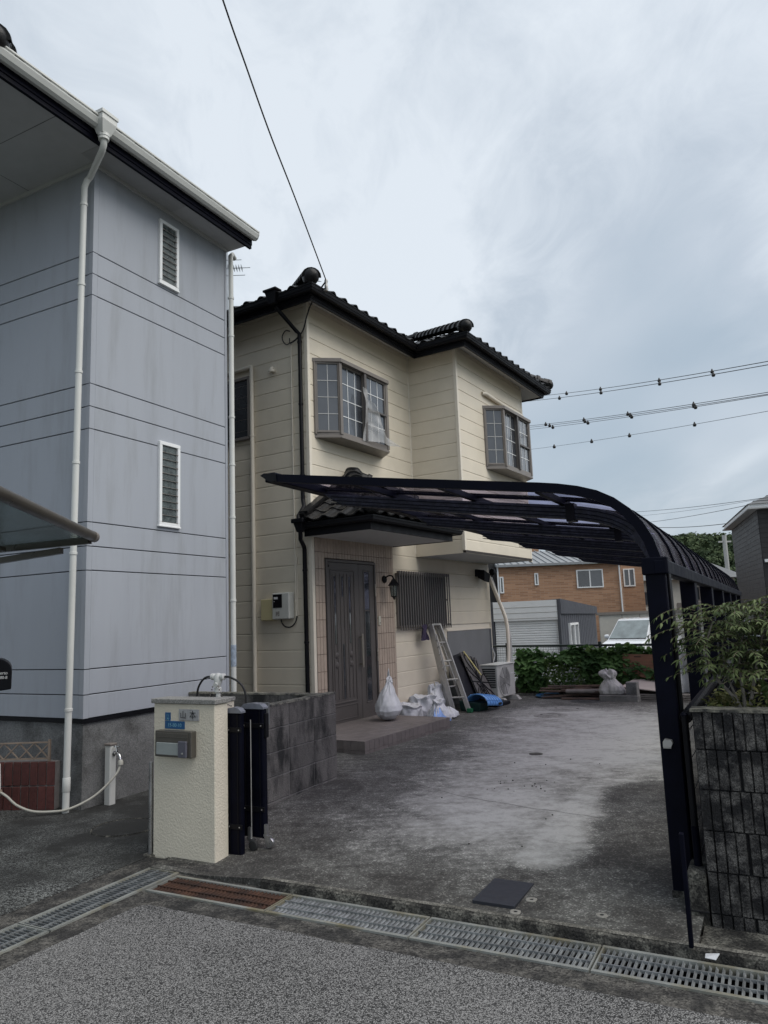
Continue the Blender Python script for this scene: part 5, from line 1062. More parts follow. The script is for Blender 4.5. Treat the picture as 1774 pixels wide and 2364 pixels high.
# leafy nandina over the wall
def leaf_mesh(l,wd,fold=.25,droop=.25,seg=4):
    mb=MB()
    for i in range(seg+1):
        u=i/seg; ww=wd*math.sin(PI*min(1,(u*.92+.06)))**.9*(1-.35*u)*.62; z=-droop*l*u*u
        mb.v+=[(-ww,l*u,z+ww*fold),(0,l*u,z),(ww,l*u,z+ww*fold)]
        if i: b=(i-1)*3; mb.f+=[(b,b+1,b+4,b+3),(b+1,b+2,b+5,b+4)]
    return mb
def scatter(parent,pts,src,mat,name,nind,eye,shared_me=None,kindlab=None):
    """pts: list of matrices; the nind nearest the camera become objects, the others one stuff mesh"""
    me=shared(src,name,mat,smooth=True) if shared_me is None else shared_me
    pts=sorted(pts,key=lambda m:(m.translation-eye).length); st=MB()
    for i,m in enumerate(pts):
        if i<nind: put(me,name,parent,m)
        else: tmb(st,m,src)
    if st.v: 
        o=st.build(name,mat,parent,kind='stuff',smooth='all'); 
eyeP=Vector((1.09+.0,-5.24,1.6))   # the street side, where the foliage shows largest
t=T('nandina_shrub','airy green shrub with pointed leaflets leaning over the ribbed wall','shrub',FP,3.30,.42,1.0)
def orient(p,d,roll,s):
    d=Vector(d).normalized(); ex=d.cross(Vector((0,0,1)))
    if ex.length<.05: ex=Vector((1,0,0))
    ex.normalize(); ez=ex.cross(d); m=basis(p,ex,d,ez)@Matrix.Rotation(roll,4,'Y')@Matrix.Scale(s,4); return m
stems=[[(3.32,.42,1.0),(3.29,.42,1.12),(3.20,.42,1.27),(3.165,.44,1.40),(3.17,.45,1.52),(3.21,.47,1.66)],
       [(3.33,.44,1.0),(3.325,.45,1.20),(3.32,.48,1.38),(3.35,.5,1.55),(3.37,.5,1.75)],
       [(3.34,.44,1.0),(3.38,.45,1.22),(3.42,.47,1.42),(3.46,.5,1.60),(3.48,.5,1.78)],
       [(3.60,.50,1.0),(3.58,.5,1.30),(3.54,.5,1.55),(3.56,.5,1.8)],
       [(3.62,.55,1.0),(3.66,.55,1.35),(3.70,.55,1.62),(3.72,.55,1.88)],
       [(3.30,.42,1.10),(3.25,.5,1.30),(3.24,.6,1.5),(3.30,.65,1.62)],
       [(3.85,.55,1.0),(3.84,.55,1.4),(3.86,.55,1.7),(3.9,.55,1.95)]]
stems=[[(a,b,1.0+(c-1.0)*.80) for a,b,c in q] for q in stems]
for s_ in stems:
    r0=.011 if s_[0][2]<1.05 else .007; P=spl(s_,5); mb=MB(); mb.tube(P,[r0*(1-.65*i/(len(P)-1)) for i in range(len(P))],7); mb.build('branch',m_bark,t,smooth=True)
lm_=[]; tw=MB()
def spray(p,az,ln,n):
    """compound leaf: drooping rachis with paired leaflets"""
    p=Vector(p); d=Vector((math.cos(az),math.sin(az),.45)).normalized(); pts=[p]
    for i in range(n): d=(d+Vector((0,0,-.16))).normalized(); p=p+d*(ln/n); pts.append(p.copy())
    tw.tube(pts,.0018,4,False)
    for i in range(1,len(pts)):
        dd=(pts[i]-pts[i-1]).normalized(); side=dd.cross(Vector((0,0,1))).normalized()
        for s in ((1,-1) if i<len(pts)-1 else (1,-1,0)):
            k=rnd(.5,1.2); lm_.append(orient(pts[i],dd*(.9 if s else 1.3)+side*s*1.0+Vector((0,0,rnd(-.35,.15))),rnd(-.5,.5),k))
random.seed(11)
for s_ in stems:
    P=spl(s_,5)
    for i,p in enumerate(P):
        if p.z<1.22: continue
        for k in range(3):
            if random.random()<.85: spray(p,rnd(0,2*PI),rnd(.12,.26),random.randint(4,6))
for k in range(14): spray(Vector((rnd(3.12,3.22),rnd(.38,.5),rnd(1.38,1.60))),rnd(PI*.8,PI*1.25),rnd(.16,.30),6)
for k in range(250): spray(Vector((rnd(3.26,4.3),rnd(.30,.85),rnd(1.16,1.60))),rnd(0,2*PI),rnd(.12,.24),5)
for k in range(90): spray(Vector((rnd(3.18,4.1),rnd(.34,.7),rnd(1.50,1.62))),rnd(0,2*PI),rnd(.12,.22),5)
tw.build('twig',m_stem,t,kind='stuff')
scatter(t,lm_,leaf_mesh(.048,.0125,.3,.35),m_leaf,'leaf',280,eyeP)
t=T('ground_shrubs','low variegated plants along the top of the ribbed wall','plants',FP,3.4,.36,1.0); pl=[]
for k in range(1500):
    x=rnd(3.13,4.6); y=rnd(.28,1.0); p=(x,y,rnd(1.0,1.10 if x<3.3 else 1.17)); pl.append(orient(p,(rnd(-1,1),rnd(-1,.4),rnd(.1,1)),rnd(-1,1),rnd(.6,1.2)))
scatter(t,pl,leaf_mesh(.042,.018,.3,.35,3),m_shrub,'leaf',120,eyeP)
mb=MB(); 
for k in range(3): tmb(mb,orient((3.45+.03*k,.5,1.02),(rnd(-.2,.2),-.1,1),rnd(-.5,.5),1),leaf_mesh(.20,.055,.25,.1,6))
mb.build('broad_leaf',m_vinelight,t,smooth='all')
# grey post frame behind the shrub at the right edge
t=T('grey_frame','slim grey aluminium post frame behind the shrubs at the right edge','frame',FP,3.75,1.6,0)
mb=MB(); mb.cbox(3.72,1.6,0,3.775,1.66,1.72,.003); mb.build('post',m_alu,t); mb=MB(); mb.cbox(4.9,1.6,0,4.955,1.66,1.72,.003); mb.build('post',m_alu,t); mb=MB(); mb.cbox(3.66,1.57,1.72,5.2,1.69,1.79,.003); mb.build('beam',m_alu,t); mb=MB(); mb.box(3.775,1.625,.9,4.9,1.632,1.72); mb.build('panel',m_dark,t)
t=T('slatted_screen','black slatted screen in the shade behind the shrubs','screen',FP,3.2,2.35,0)
for x in (3.2,4.1,5.0): mb=MB(); mb.cbox(x,2.33,0,x+.05,2.38,1.50,.003); mb.build('post',m_black,t)
q=MB(); q.cbox(3.2,2.31,0,5.9,2.33,.098,.003); me=q.mesh('slat_board'); me.materials.append(m_black); fixn(me)
for k in range(11): put(me,'slat_board',t,TR(0,0,.30+.108*k))
# ================================================================== PORCH STEP
t=T('porch_step','tiled porch step in mauve brown tiles below the front door','step',FB,.6,.5,.1)
mb=MB(); mb.box(.0,-.62,-.02,1.175,1.475,.232); mb.build('core',m_joint,t)
q=MB(); q.cbox(-.0485,-.0485,0,.0485,.0485,.010,.002); me=shared(q,'step_tile_mesh',m_stile)
for i in range(12):
    for j in range(21):
        put(me,'step_tile',t,TR(1.19-.0498-.0996*i,-.637+.0508+.1007*j,.232)) if True else 0
qf=MB(); qf.cbox(0,-.0485,0,.012,.0485,.098,.002); mf=shared(qf,'riser_tile_mesh',m_stile); qg=MB(); qg.cbox(0,-.0485,0,.012,.0485,.040,.002); mg=shared(qg,'riser_tile_low',m_stile)
for j in range(21): put(mf,'riser_tile',t,TR(1.177,-.637+.0508+.1007*j,.133)); put(mg,'riser_tile',t,TR(1.177,-.637+.0508+.1007*j,.090))
ROT=Matrix.Rotation(R(-90),4,'Z')
for i in range(12): put(mf,'riser_tile',t,TR(1.19-.0498-.0996*i,-.622,.133)@ROT); put(mg,'riser_tile',t,TR(1.19-.0498-.0996*i,-.622,.090)@ROT)
# ================================================================== BAGS AND CLUTTER along the wall
def sack(name,lab,x,y,z,prof,sx=1,sy=1,wob=.16,seed=0,mat=m_bag,rz=0,tie=None,folds=.012,lean=(0,0),neck=None):
    """cloth sack: lathe with creases gathered towards the neck and slumped, flattened lower part"""
    t=T(name,lab,'bag',FB,x,y,z); mb=MB(); n=64; pf=[]
    for i in range(len(prof)-1):
        for k in range(7): u=k/7; pf.append((prof[i][0]*(1-u)+prof[i+1][0]*u,prof[i][1]*(1-u)+prof[i+1][1]*u))
    pf.append(prof[-1]); H=max(h for r,h in prof); rm=max(r for r,h in prof); neck=neck if neck is not None else H
    for i,(r,h) in enumerate(pf):
        g=min(1,max(0,h/neck))**1.5; lx=lean[0]*(h/H)**2; ly=lean[1]*(h/H)**2
        for k in range(n):
            a=2*PI*k/n; c,s_=math.cos(a),math.sin(a); q=Vector((c*1.1+seed,s_*1.1,h*4))
            big=wob*noise.noise(q)
            tw=a*6+h*9+3*noise.noise(Vector((c+seed,s_,h*3))); crease=(abs(math.sin(tw*.5+seed))**.6-.7)*.11*g+(abs(math.sin(tw*1.1+2*seed))-.6)*.05*g
            fine=folds*(.5-abs(noise.noise(Vector((c*2.2+seed,s_*2.2,h*5)))*2))*min(1,r*12)
            sag=(.05*rm*math.cos(2*a+seed)+.085*rm*math.cos(3*a+seed*1.7)+.03*rm*math.cos(5*a+seed))*(1-g)*min(1,r/rm*1.3)
            rr=max(.002,r*(1+big+crease)+fine+sag)
            zz=z+h+(.014*noise.noise(Vector((c*1.6+seed,s_*1.6,h*4)))*(1 if 0<i<len(pf)-1 else 0)*(1 if h>.05 else 0))
            tp=max(0,(h/H-.6)/.4); zz+=.30*H*tp*noise.noise(Vector((c*1.3+seed*3,s_*1.3,.5)))*(1 if r>.03 else .4)+.05*H*tp*noise.noise(Vector((c*4+seed,s_*4,1)))
            rr*=1+.22*tp*noise.noise(Vector((c*2.2,s_*2.2+seed,2)))
            mb.v.append((x+lx+sx*rr*math.cos(a+rz),y+ly+sy*rr*math.sin(a+rz),max(z,zz)))
        if i:
            for k in range(n): mb.f.append(((i-1)*n+k,(i-1)*n+(k+1)%n,i*n+(k+1)%n,i*n+k))
    mb.f.append(tuple(range(n))[::-1]); mb.f.append(tuple((len(pf)-1)*n+k for k in range(n)))
    mb.build('sack',mat,t,smooth='all'); return t
sack('rubble_bag','tall white woven bag with twisted neck standing on the porch step',.50,.98,.243,[(.02,0),(.105,.025),(.168,.075),(.198,.135),(.182,.20),(.148,.28),(.112,.36),(.080,.43),(.052,.49),(.040,.525),(.046,.55),(.020,.575),(.006,.58)],.9,1.15,.16,1,folds=.014,lean=(.0,.06),neck=.5)
def openbag(lab,x,y,z,r,h,seed,sx=1,sy=1,mat=m_bag): return sack('rubble_bag',lab,x,y,z,[(r*.85,0),(r*1.02,.03),(r*1.03,h*.5),(r*.98,h*.85),(r*1.08,h),(r*1.0,h*1.02),(r*.80,h*.92),(r*.5,h*.88),(.01,h*.86)],sx,sy,.16,seed,mat,folds=.028)
openbag('short open white bag between the tall bag and the heap of bags',.27,1.90,.1,.19,.24,2,1,1.2)
openbag('white woven bag folded over, behind the short open bag',.22,2.42,.1,.20,.31,5,.9,1.25)
sack('rubble_bag','crumpled white bag leaning against the cream wall behind the ladder',.22,2.86,.1,[(.10,0),(.17,.04),(.16,.18),(.12,.30),(.09,.38),(.10,.42),(.02,.43)],.8,1.4,.3,8,folds=.05)
sack('rubble_bag','white bag wrapped in blue plastic at the end of the step',.74,1.98,.1,[(.12,0),(.17,.03),(.16,.10),(.12,.18),(.07,.25),(.08,.29),(.02,.30)],.9,1.35,.22,12,folds=.03)
tt=T('blue_wrap','blue plastic sheet draped over the bag at the end of the step','plastic wrap',FB,.74,1.98,.1); mb=MB()
for i in range(13):
    for j in range(10):
        a=-1.35+i/12*1.7; h=.015+.20*j/9; r=(.185-.10*(j/9)**1.2)+.014*noise.noise(Vector((a*3,h*12,4))); mb.v.append((.74+r*.95*math.cos(a),1.98+r*1.42*math.sin(a),.1+h)); 
        if i and j: b=i*10+j; mb.f.append((b,b-1,b-11,b-10))
mb.build('sheet',m_bagblue,tt,smooth='all')
sack('rubble_bag','small flat white bag lying on the drive beside the blue wrapped one',.66,2.42,.1,[(.10,0),(.15,.02),(.13,.07),(.08,.12),(.03,.15),(.01,.155)],1.0,1.2,.3,20,folds=.03)
# ladder
t=T('ladder','folded aluminium stepladder leaning against the window grille','ladder',FB,.6,3.0,.1)
def beam3(mb,a,b,wx,wy,axis=Vector((0,1,0))):
    a,b=Vector(a),Vector(b); d=(b-a).normalized(); sx=axis; up=d.cross(sx).normalized(); sx=up.cross(d); m4=basis(a,d,sx,up); q=MB(); q.cbox(0,-wx/2,-wy/2,(b-a).length,wx/2,wy/2,c=.003); tmb(mb,m4,q)
def lerp(a,b,k): return Vector(a)*(1-k)+Vector(b)*k
LF=[((.50,2.94,.10),(.20,2.86,1.50)),((.74,3.02,.10),(.20,3.13,1.50))]
for a,b in LF: mb=MB(); beam3(mb,a,b,.034,.075); mb.build('rail',m_alu,t)
LB=[((.36,3.02,.16),(.14,2.90,1.48)),((.48,3.32,.16),(.14,3.12,1.48))]
for a,b in LB: mb=MB(); beam3(mb,a,b,.024,.045); mb.build('rail',m_alu,t)
for k in (.17,.37,.58,.79): 
    mb=MB(); a=lerp(*LF[0],k); b=lerp(*LF[1],k); beam3(mb,a,b,.05,.022,Vector((1,0,0))); mb.build('rung',m_alu,t)
for k in (.25,.5,.75): mb=MB(); a=lerp(*LB[0],k); b=lerp(*LB[1],k); beam3(mb,a,b,.03,.018,Vector((1,0,0))); mb.build('rung',m_alu,t)
mb=MB(); beam3(mb,(.20,2.85,1.50),(.20,3.14,1.50),.07,.03,Vector((1,0,0))); mb.build('top_plate',m_alu,t)
mb=MB(); beam3(mb,(.30,2.84,1.35),(.48,2.78,.75),.02,.02); 
for k in range(5): mb.lathe((.30+.03*k,2.83-.01*k,1.25-.11*k),[(.012,-.02),(.02,0),(.012,.02)],8)
mb.build('stay',m_alu,t)
mb=MB(); mb.cbox(.70,2.985,.10,.79,3.055,.17,.01); mb.build('foot_cover',m_green,t)
t=T('purple_cloth','dark purple cloth hanging at the top of the ladder','cloth',FB,.16,2.74,1.3); mb=MB()
for i in range(9):
    for j in range(9):
        mb.v.append((.135+.03*math.sin(i*1.3+j*.5),2.66+.024*i+.008*math.sin(j*1.1),1.50-.030*j-.01*math.sin(i)))
        if i and j: b=i*9+j; mb.f.append((b,b-1,b-10,b-9))
mb.build('cloth',M('dark purple cloth',(.04,.03,.065),.9),t,smooth='all')
# black sheets leaning
t=T('black_sheet','plain black plastic sheet leaning on the wall behind the ladder','sheet',FB,.35,3.5,.1)
mb=MB(); mb.prism([(.62,3.10,.22),(.66,3.55,.16),(.22,3.92,1.0),(.16,3.45,.93)],(.012,0,.006)); mb.build('sheet',m_blacksheet,t,bevel=.003)
t=T('patterned_mat','grey mat with black branching pattern leaning against the air conditioner','mat',FB,.5,4.0,.1)
P0,P1,P2,P3=Vector((.74,3.48,.14)),Vector((.72,4.18,.11)),Vector((.30,4.28,.86)),Vector((.26,3.72,1.0))
mb=MB(); mb.prism([P0,P1,P2,P3],(.012,0,.008)); mt=mb.build('mat',m_mesh,t)
def onq(u,v): return (P0*(1-u)+P1*u)*(1-v)+(P3*(1-u)+P2*u)*v+Vector((.017,0,.012))
random.seed(5)
for k in range(26):
    if k<14: a=k/14*2*PI; u0,v0=.5,.45; u1,v1=u0+.62*math.cos(a),v0+.62*math.sin(a)
    else: u0,v0=rnd(0,1),rnd(0,1); u1,v1=u0+rnd(-.4,.4),v0+rnd(-.4,.4)
    cl=lambda q:max(.01,min(.99,q))
    mb=MB(); mb.tube([onq(cl(u0+(u1-u0)*q/4+.03*math.sin(q*2+k)),cl(v0+(v1-v0)*q/4)) for q in range(5)],.008,5); mb.build('rib',m_black,t)
t=T('yellow_stick','faded yellow plastic stick leaning on the patterned mat','stick',FB,.5,3.85,.7); mb=MB(); beam3(mb,(.62,3.78,.62),(.30,3.80,1.02),.035,.015); mb.build('stick',m_yellow,t)
t=T('blue_basket','light blue plastic basket tipped over a green tub by the ladder','basket',FB,.8,3.4,.1); mb=MB(); n=12
def bsk(i,j,k=0):
    a=R(185)-R(195)*i/n; u=j/6; r=.19+k-.02*u; return (.83+.0*u+r*math.cos(a)*1.05,3.10+.62*u+.10*(1-i/n)*0,.235+r*math.sin(a)*.80-.07*u)
for i in range(n+1):
    for j in range(7):
        mb.v.append(bsk(i,j))
        if i and j: b=i*7+j; mb.f.append((b,b-1,b-8,b-7))
o=mb.build('basket',m_bluebox,t,smooth='all'); o.modifiers.new('th','SOLIDIFY').thickness=.010
for j in range(1,6):
    mb=MB(); mb.tube([bsk(i,j,.006) for i in range(n+1)],.0045,5); mb.build('rib',m_bluebox,t)
for i in (4,7,10):
    mb=MB(); mb.tube([bsk(i,j,.006) for j in range(7)],.004,5); mb.build('rib',m_bluebox,t)
mb=MB(); mb.cbox(1.0,3.52,.17,1.03,3.64,.205,.004); mb.build('hand_hole',m_dark,t)
t=T('green_tub','dark green plastic tub half hidden under the blue basket','tub',FB,.72,3.4,.1); mb=MB(); mb.add([(.52,3.15,.10),(.84,3.18,.10),(.84,3.5,.10),(.52,3.5,.10),(.50,3.12,.27),(.88,3.16,.24),(.88,3.55,.22),(.50,3.55,.27)],[(3,2,1,0),(4,5,6,7),(0,1,5,4),(1,2,6,5),(2,3,7,6),(3,0,4,7)]); mb.build('tub',m_greenbox,t,bevel=.015)
t=T('black_tray','black plastic tray on the ground between the basket and the air conditioner','tray',FB,.75,4.05,.1); mb=MB(); mb.cbox(.50,3.75,.10,.90,4.30,.16,.01); mb.build('tray',m_blacksheet,t)
# air conditioner
t=T('air_conditioner','ivory air conditioner outdoor unit on two concrete feet at the wall end','air conditioner',FB,.5,4.72,.1)
mb=MB(); mb.cbox(.35,4.34,.175,.665,5.12,.735,.012); mb.build('casing',m_ac,t); mb=MB(); mb.cbox(.335,4.325,.735,.68,5.135,.752,.005); mb.build('lid',m_ac,t)
mb=MB(); mb.lathe((.666,4.64,.455),[(.262,0),(.268,.006),(.262,.010),(.25,.006)],36,'x'); mb.build('fan_ring',m_ac,t,smooth=True)
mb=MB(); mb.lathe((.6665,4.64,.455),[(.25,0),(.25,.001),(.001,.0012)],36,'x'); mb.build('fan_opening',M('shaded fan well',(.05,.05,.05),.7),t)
mb=MB()
for k in range(9): rr=.06+.021*k; mb.lathe((.671,4.64,.455),[(rr,0),(rr+.006,.003),(rr,.006),(rr-.004,.003)],30,'x',caps=False)
for a in range(8): an=a*PI/4; mb.tube([(.676,4.64+.05*math.cos(an),.455+.05*math.sin(an)),(.676,4.64+.25*math.cos(an+.35),.455+.25*math.sin(an+.35))],.004,5)
mb.lathe((.672,4.64,.455),[(.055,0),(.055,.008),(.001,.010)],20,'x'); mb.build('fan_guard',m_fan,t)
q=MB(); q.box(.37,4.332,0,.63,4.340,.020); me=shared(q,'side_louvre',m_dark)
for k in range(9): put(me,'side_louvre',t,TR(0,-.001,.36+.038*k))
mb=MB(); mb.box(.664,4.93,.56,.668,5.10,.575); mb.build('badge',m_whitelet,t)
for y in (4.42,5.0): mb=MB(); mb.add([(.30,y-.06,.1),(.80,y-.06,.1),(.80,y+.06,.1),(.30,y+.06,.1),(.33,y-.045,.175),(.74,y-.045,.175),(.74,y+.045,.175),(.33,y+.045,.175)],[(3,2,1,0),(4,5,6,7),(0,1,5,4),(1,2,6,5),(2,3,7,6),(3,0,4,7)]); mb.build('foot',M('pale concrete foot',(.36,.355,.33),.9,var=.1),t)
mb=MB(); P=[]
for k in range(60): a=k/20*2*PI; P.append((1.12+(.17+.012*(k//20))*math.cos(a),5.55+(.30+.02*(k//20))*math.sin(a),.108+.010*(k//20)))
mb.tube(P,.010,6); tag(mb.build('water_hose',m_bluehose,fr=FB,smooth=True),'blue hose coiled on the drive beside the air conditioner','hose')
# ================================================================== REAR OF THE YARD
t=T('rear_kerb_wall','low mossy concrete wall along the back of the yard','wall',FB,2,6.05,.1); mb=MB(); mb.cbox(-2,5.98,-.6,7,6.12,.27,.008); mb.build('wall',m_block,t)
t=T('rear_fence','dark green mesh fence behind the vines at the back of the yard','fence',FB,2,6.06,.27)
for x in (.15,2.0,3.9): mb=MB(); mb.cbox(x-.025,6.04,.27,x+.025,6.09,1.06,.004); mb.build('post',M('dark green fence paint',(.02,.03,.027),.5),t)
mb=MB(); mb.tube([(-.2,6.06,1.0),(5,6.06,.98)],.022,8); mb.build('top_rail',MATS['dark green fence paint'],t)
mb=MB()
for k in range(90): mb.box(-.1+.05*k,6.06,.3,-.0975+.05*k,6.063,.99)
for z in (.4,.55,.7,.85): mb.box(-.1,6.064,z,4.5,6.067,z+.004)
mb.build('mesh_wire',MATS['dark green fence paint'],t,kind='stuff')
# vines
def vleaf():
    mb=MB(); n=9; V=[(0,0,0)]; ang=[-90+40*i for i in range(n)]
    rr=[.35,.72,.95,.8,1.12,.8,.95,.72,.35]
    P=[]
    for i in range(n): a=R(-80+ (340/(n-1))*i*.0+ (i-4)*36+90); P.append((rr[i]*.5*math.cos(a),.25+rr[i]*.5*math.sin(a),-.10*rr[i]*rr[i]+.05*(i%2)))
    mb.v=[(0,.16,.03)]+P; mb.f=[(0,i,i+1) for i in range(1,n)]+[(0,n,1)]; return mb
vl=vleaf(); random.seed(21)
t=T('climbing_vine','dense broad leaved green vine covering the rear fence','vine',FB,1.9,5.8,.27); ms=[]; ml=[]
def topz(x): 
    return .86+.10*noise.noise(Vector((x*2.1,0,0)))+.05*math.exp(-((x-2.55)/.45)**2)+.05*math.exp(-((x-1.75)/.4)**2)+.10*math.exp(-((x-.72)/.25)**2)-.08*math.exp(-((x-1.15)/.22)**2)
for k in range(2600):
    x=rnd(.42,3.1) if k<2250 else rnd(3.0,4.4); tz=topz(x); z=rnd(.22,tz); bulge=.30*math.sin(PI*min(1,max(0,(z-.15)/(tz-.1))))**.6+.10*noise.noise(Vector((x*3,z*3,2)))
    y=5.98-bulge*rnd(.55,1.1); 
    light=(1.05<x<1.75 and z<.75) or (x<.5)
    m=orient((x,y,z),(rnd(-.7,.7),-1,rnd(-.9,-.1)),rnd(-.6,.6),rnd(.12,.23) if not light else rnd(.05,.09))
    (ml if light else ms).append(m)
for k in range(900): x=rnd(1.05,1.75); z=rnd(.2,.78); ml.append(orient((x,5.78-.12*math.sin(PI*z),z),(rnd(-.9,.9),-1,rnd(-.8,.4)),rnd(-.8,.8),rnd(.045,.08)))
for k in range(260): x=rnd(.45,3.2); ms.append(orient((x,rnd(5.75,6.0),topz(x)+rnd(-.06,.05)),(rnd(-1,1),-.7,rnd(-.2,.8)),rnd(-.6,.6),rnd(.10,.17)))
for k in range(60): x=rnd(1.9,3.1); ml.append(orient((x,rnd(5.7,6.0),topz(x)+rnd(-.03,.07)),(rnd(-1,1),-.7,rnd(-.2,.8)),rnd(-.6,.6),rnd(.10,.16)))
eyeB=Vector((6.05,-7.8,1.6))
scatter(t,ms,vl,m_vine,'leaf',190,eyeB); scatter(t,ml,vl,m_vinelight,'leaf',100,eyeB)
mb=MB()
for k in range(24): x=rnd(.5,4.2); mb.tube(spl([(x,5.95,.25),(x+rnd(-.1,.1),5.9,.5),(x+rnd(-.2,.2),5.92,.9)],4),.006,5)
mb.build('stalk',m_stalk,t,kind='stuff')
# backing of dark earth bank behind vine
t=T('timber_pile','untidy pile of old timber boards at the back of the yard','timber pile',FB,1.9,5.5,.1)
random.seed(9)
for k in range(26):
    x0=rnd(1.0,1.9); l=rnd(.8,1.7); z=.10+.028*(k//4)+rnd(0,.01); y=rnd(5.25,5.85); a=rnd(-.12,.12)
    q=MB(); q.cbox(0,-rnd(.02,.05),0,l,rnd(.02,.05),rnd(.018,.034),.003); mb=MB(); tmb(mb,TR(x0,y,z)@Matrix.Rotation(a,4,'Z')@Matrix.Rotation(rnd(-.02,.02),4,'Y'),q); mb.build('plank',m_wood if k%3 else m_woodgrey,t)
for k,(a,b) in enumerate((((1.25,5.22,.31),(2.75,5.5,.33)),((1.5,5.2,.25),(2.9,5.35,.27)),((1.15,5.15,.12),(2.3,5.3,.22)),((1.55,5.05,.12),(2.6,5.15,.13)))):
    mb=MB(); beam3(mb,a,b,.05,.03); mb.build('plank',m_wood,t)
mb=MB(); mb.tube([(1.62,5.1,.24),(2.6,5.25,.25)],.035,10); mb.build('pipe',m_woodgrey,t)
t=T('timber_stack','stack of long grey boards behind the first carport post','timber stack',FB,3.3,5.2,.1)
for k in range(8):
    q=MB(); q.cbox(0,-.07,0,1.05+.1*(k%3),.07,.022,.002); mb=MB(); tmb(mb,TR(2.80,5.22+.12*(k%2),.10+.030*(k//2))@Matrix.Rotation(R(-2+k),4,'Z'),q); mb.build('board',m_woodgrey,t)
t=T('concrete_slab','rough concrete kerb piece lying in front of the timber','concrete slab',FB,2.55,5.1,.1); mb=MB(); mb.cbox(2.23,4.99,.085,2.88,5.20,.205,.012); mb.build('slab',M('rough concrete',(.20,.195,.185),.9,var=.2,vs=9,bump=.8,bs=50,alt=(.1,.1,.095),altf=(.5,.7)),t)
t=T('concrete_block','grey hollow block standing upright on the concrete kerb piece','concrete block',FB,2.79,5.1,.205); mb=MB(); mb.cbox(2.69,5.0,.205,2.87,5.16,.42,.005); mb.build('block',MATS['rough concrete'],t); mb=MB(); mb.box(2.71,4.996,.22,2.85,5.0005,.405); mb.build('recess',m_conc,t)
sack('sand_bag','tied white sandbag slumped on the concrete kerb piece',2.42,5.15,.2,[(.13,0),(.185,.02),(.185,.07),(.15,.14),(.10,.21),(.075,.25),(.085,.27),(.11,.30),(.115,.33),(.09,.36),(.03,.37)],1.1,.7,.25,30,M('dull white sack',(.44,.43,.41),.7,var=.1,vs=14,bump=.5,bs=18,bdist=.02),folds=.03,lean=(-.07,.0),neck=.25)
t=T('pink_board','pale pinkish board lying tilted behind the grey block','board',FB,3.0,5.45,.3); mb=MB(); mb.prism([(2.55,5.25,.31),(3.4,5.1,.24),(3.45,5.55,.36),(2.72,5.7,.44)],(0,0,.014)); mb.build('board',m_pink,t)
t=T('white_board','dirty white board behind the pink one','board',FB,3.0,5.7,.4); mb=MB(); mb.prism([(2.45,5.66,.40),(3.2,5.6,.38),(3.2,5.8,.47),(2.5,5.85,.50)],(0,0,.012)); mb.build('board',m_namestone,t)
t=T('plywood_panel','red brown plywood crate side with a hand slot standing before the vine','panel',FB,3.0,5.7,.4); mb=MB(); mb.prism([(2.50,5.62,.50),(3.35,5.55,.38),(3.33,5.62,.83),(2.50,5.70,.85)],(0,.016,0)); mb.build('panel',m_ply,t)
mb=MB(); mb.prism([(2.52,5.617,.605),(3.35,5.55,.555),(3.35,5.552,.57),(2.52,5.619,.622)],(0,-.004,0)); mb.build('batten',m_wood,t); mb=MB(); mb.prism([(2.70,5.672,.792),(2.82,5.662,.790),(2.82,5.664,.805),(2.70,5.674,.807)],(0,-.003,0)); mb.build('hand_slot',m_dark,t)
t=T('tarpaulin','white tarpaulin hanging over things behind the second carport post','tarpaulin',FB,3.55,5.5,.1); mb=MB(); n=26
for i in range(n+1):
    for j in range(14):
        u=i/n; z=.22+.68*j/13; x=3.26+.85*u+.02*noise.noise(Vector((u*7,z*3,1))); y=5.45+.07*math.sin(u*19+z*2)*(.4+.6*(1-j/13))+.05*noise.noise(Vector((u*5,z*4,7)))
        mb.v.append((x,y,z-.06*(1-u)*(j/13)))
        if i and j: b=i*14+j; mb.f.append((b,b-1,b-15,b-14))
o=mb.build('sheet',m_tarp,t,smooth='all')
# ================================================================== NEIGHBOURHOOD BEHIND (lower ground)
GZ=-.6
def fbox(parent,name,mat,x0,y0,z0,x1,y1,z1): mb=MB(); mb.box(x0,y0,z0,x1,y1,z1); return mb.build(name,mat,parent)
def fwin(parent,x0,x1,y,z0,z1,fm=m_whitewin,face='y',split=True,gl=m_glass):
    """window on a far wall. face 'y': on plane y looking -y; face 'x': plane x=y arg looking +x, x0..x1 run along y"""
    mb=MB(); w_=.06
    for (a,b,c,d) in ((x0,z0,x1,z0+w_),(x0,z1-w_,x1,z1),(x0,z0+w_,x0+w_,z1-w_),(x1-w_,z0+w_,x1,z1-w_))+((( (x0+x1)/2-.03,z0+w_,(x0+x1)/2+.03,z1-w_),) if split else ()):
        mb.box(a,y-.06,b,c,y+.02,d) if face=='y' else mb.box(y-.02,a,b,y+.06,c,d)
    o=mb.build('window',fm,parent)
    halves=[(x0+w_,(x0+x1)/2-.03),((x0+x1)/2+.03,x1-w_)] if split else [(x0+w_,x1-w_)]
    for k,(a,b) in enumerate(halves):
        mb=MB(); mb.box(a,y-.02,z0+w_,b,y-.01,z1-w_) if face=='y' else mb.box(y+.01,a,z0+w_,y+.02,b,z1-w_); mb.build('pane',gl if k==0 else m_glassgrey,o)
    return o
slab('rear_lot',[(-20,14),(60,14),(60,120),(-20,120)],GZ,asphalt('rear lot asphalt',(.06,.06,.06),(.16,.16,.16),30,.5),fr=FW,th=.02)
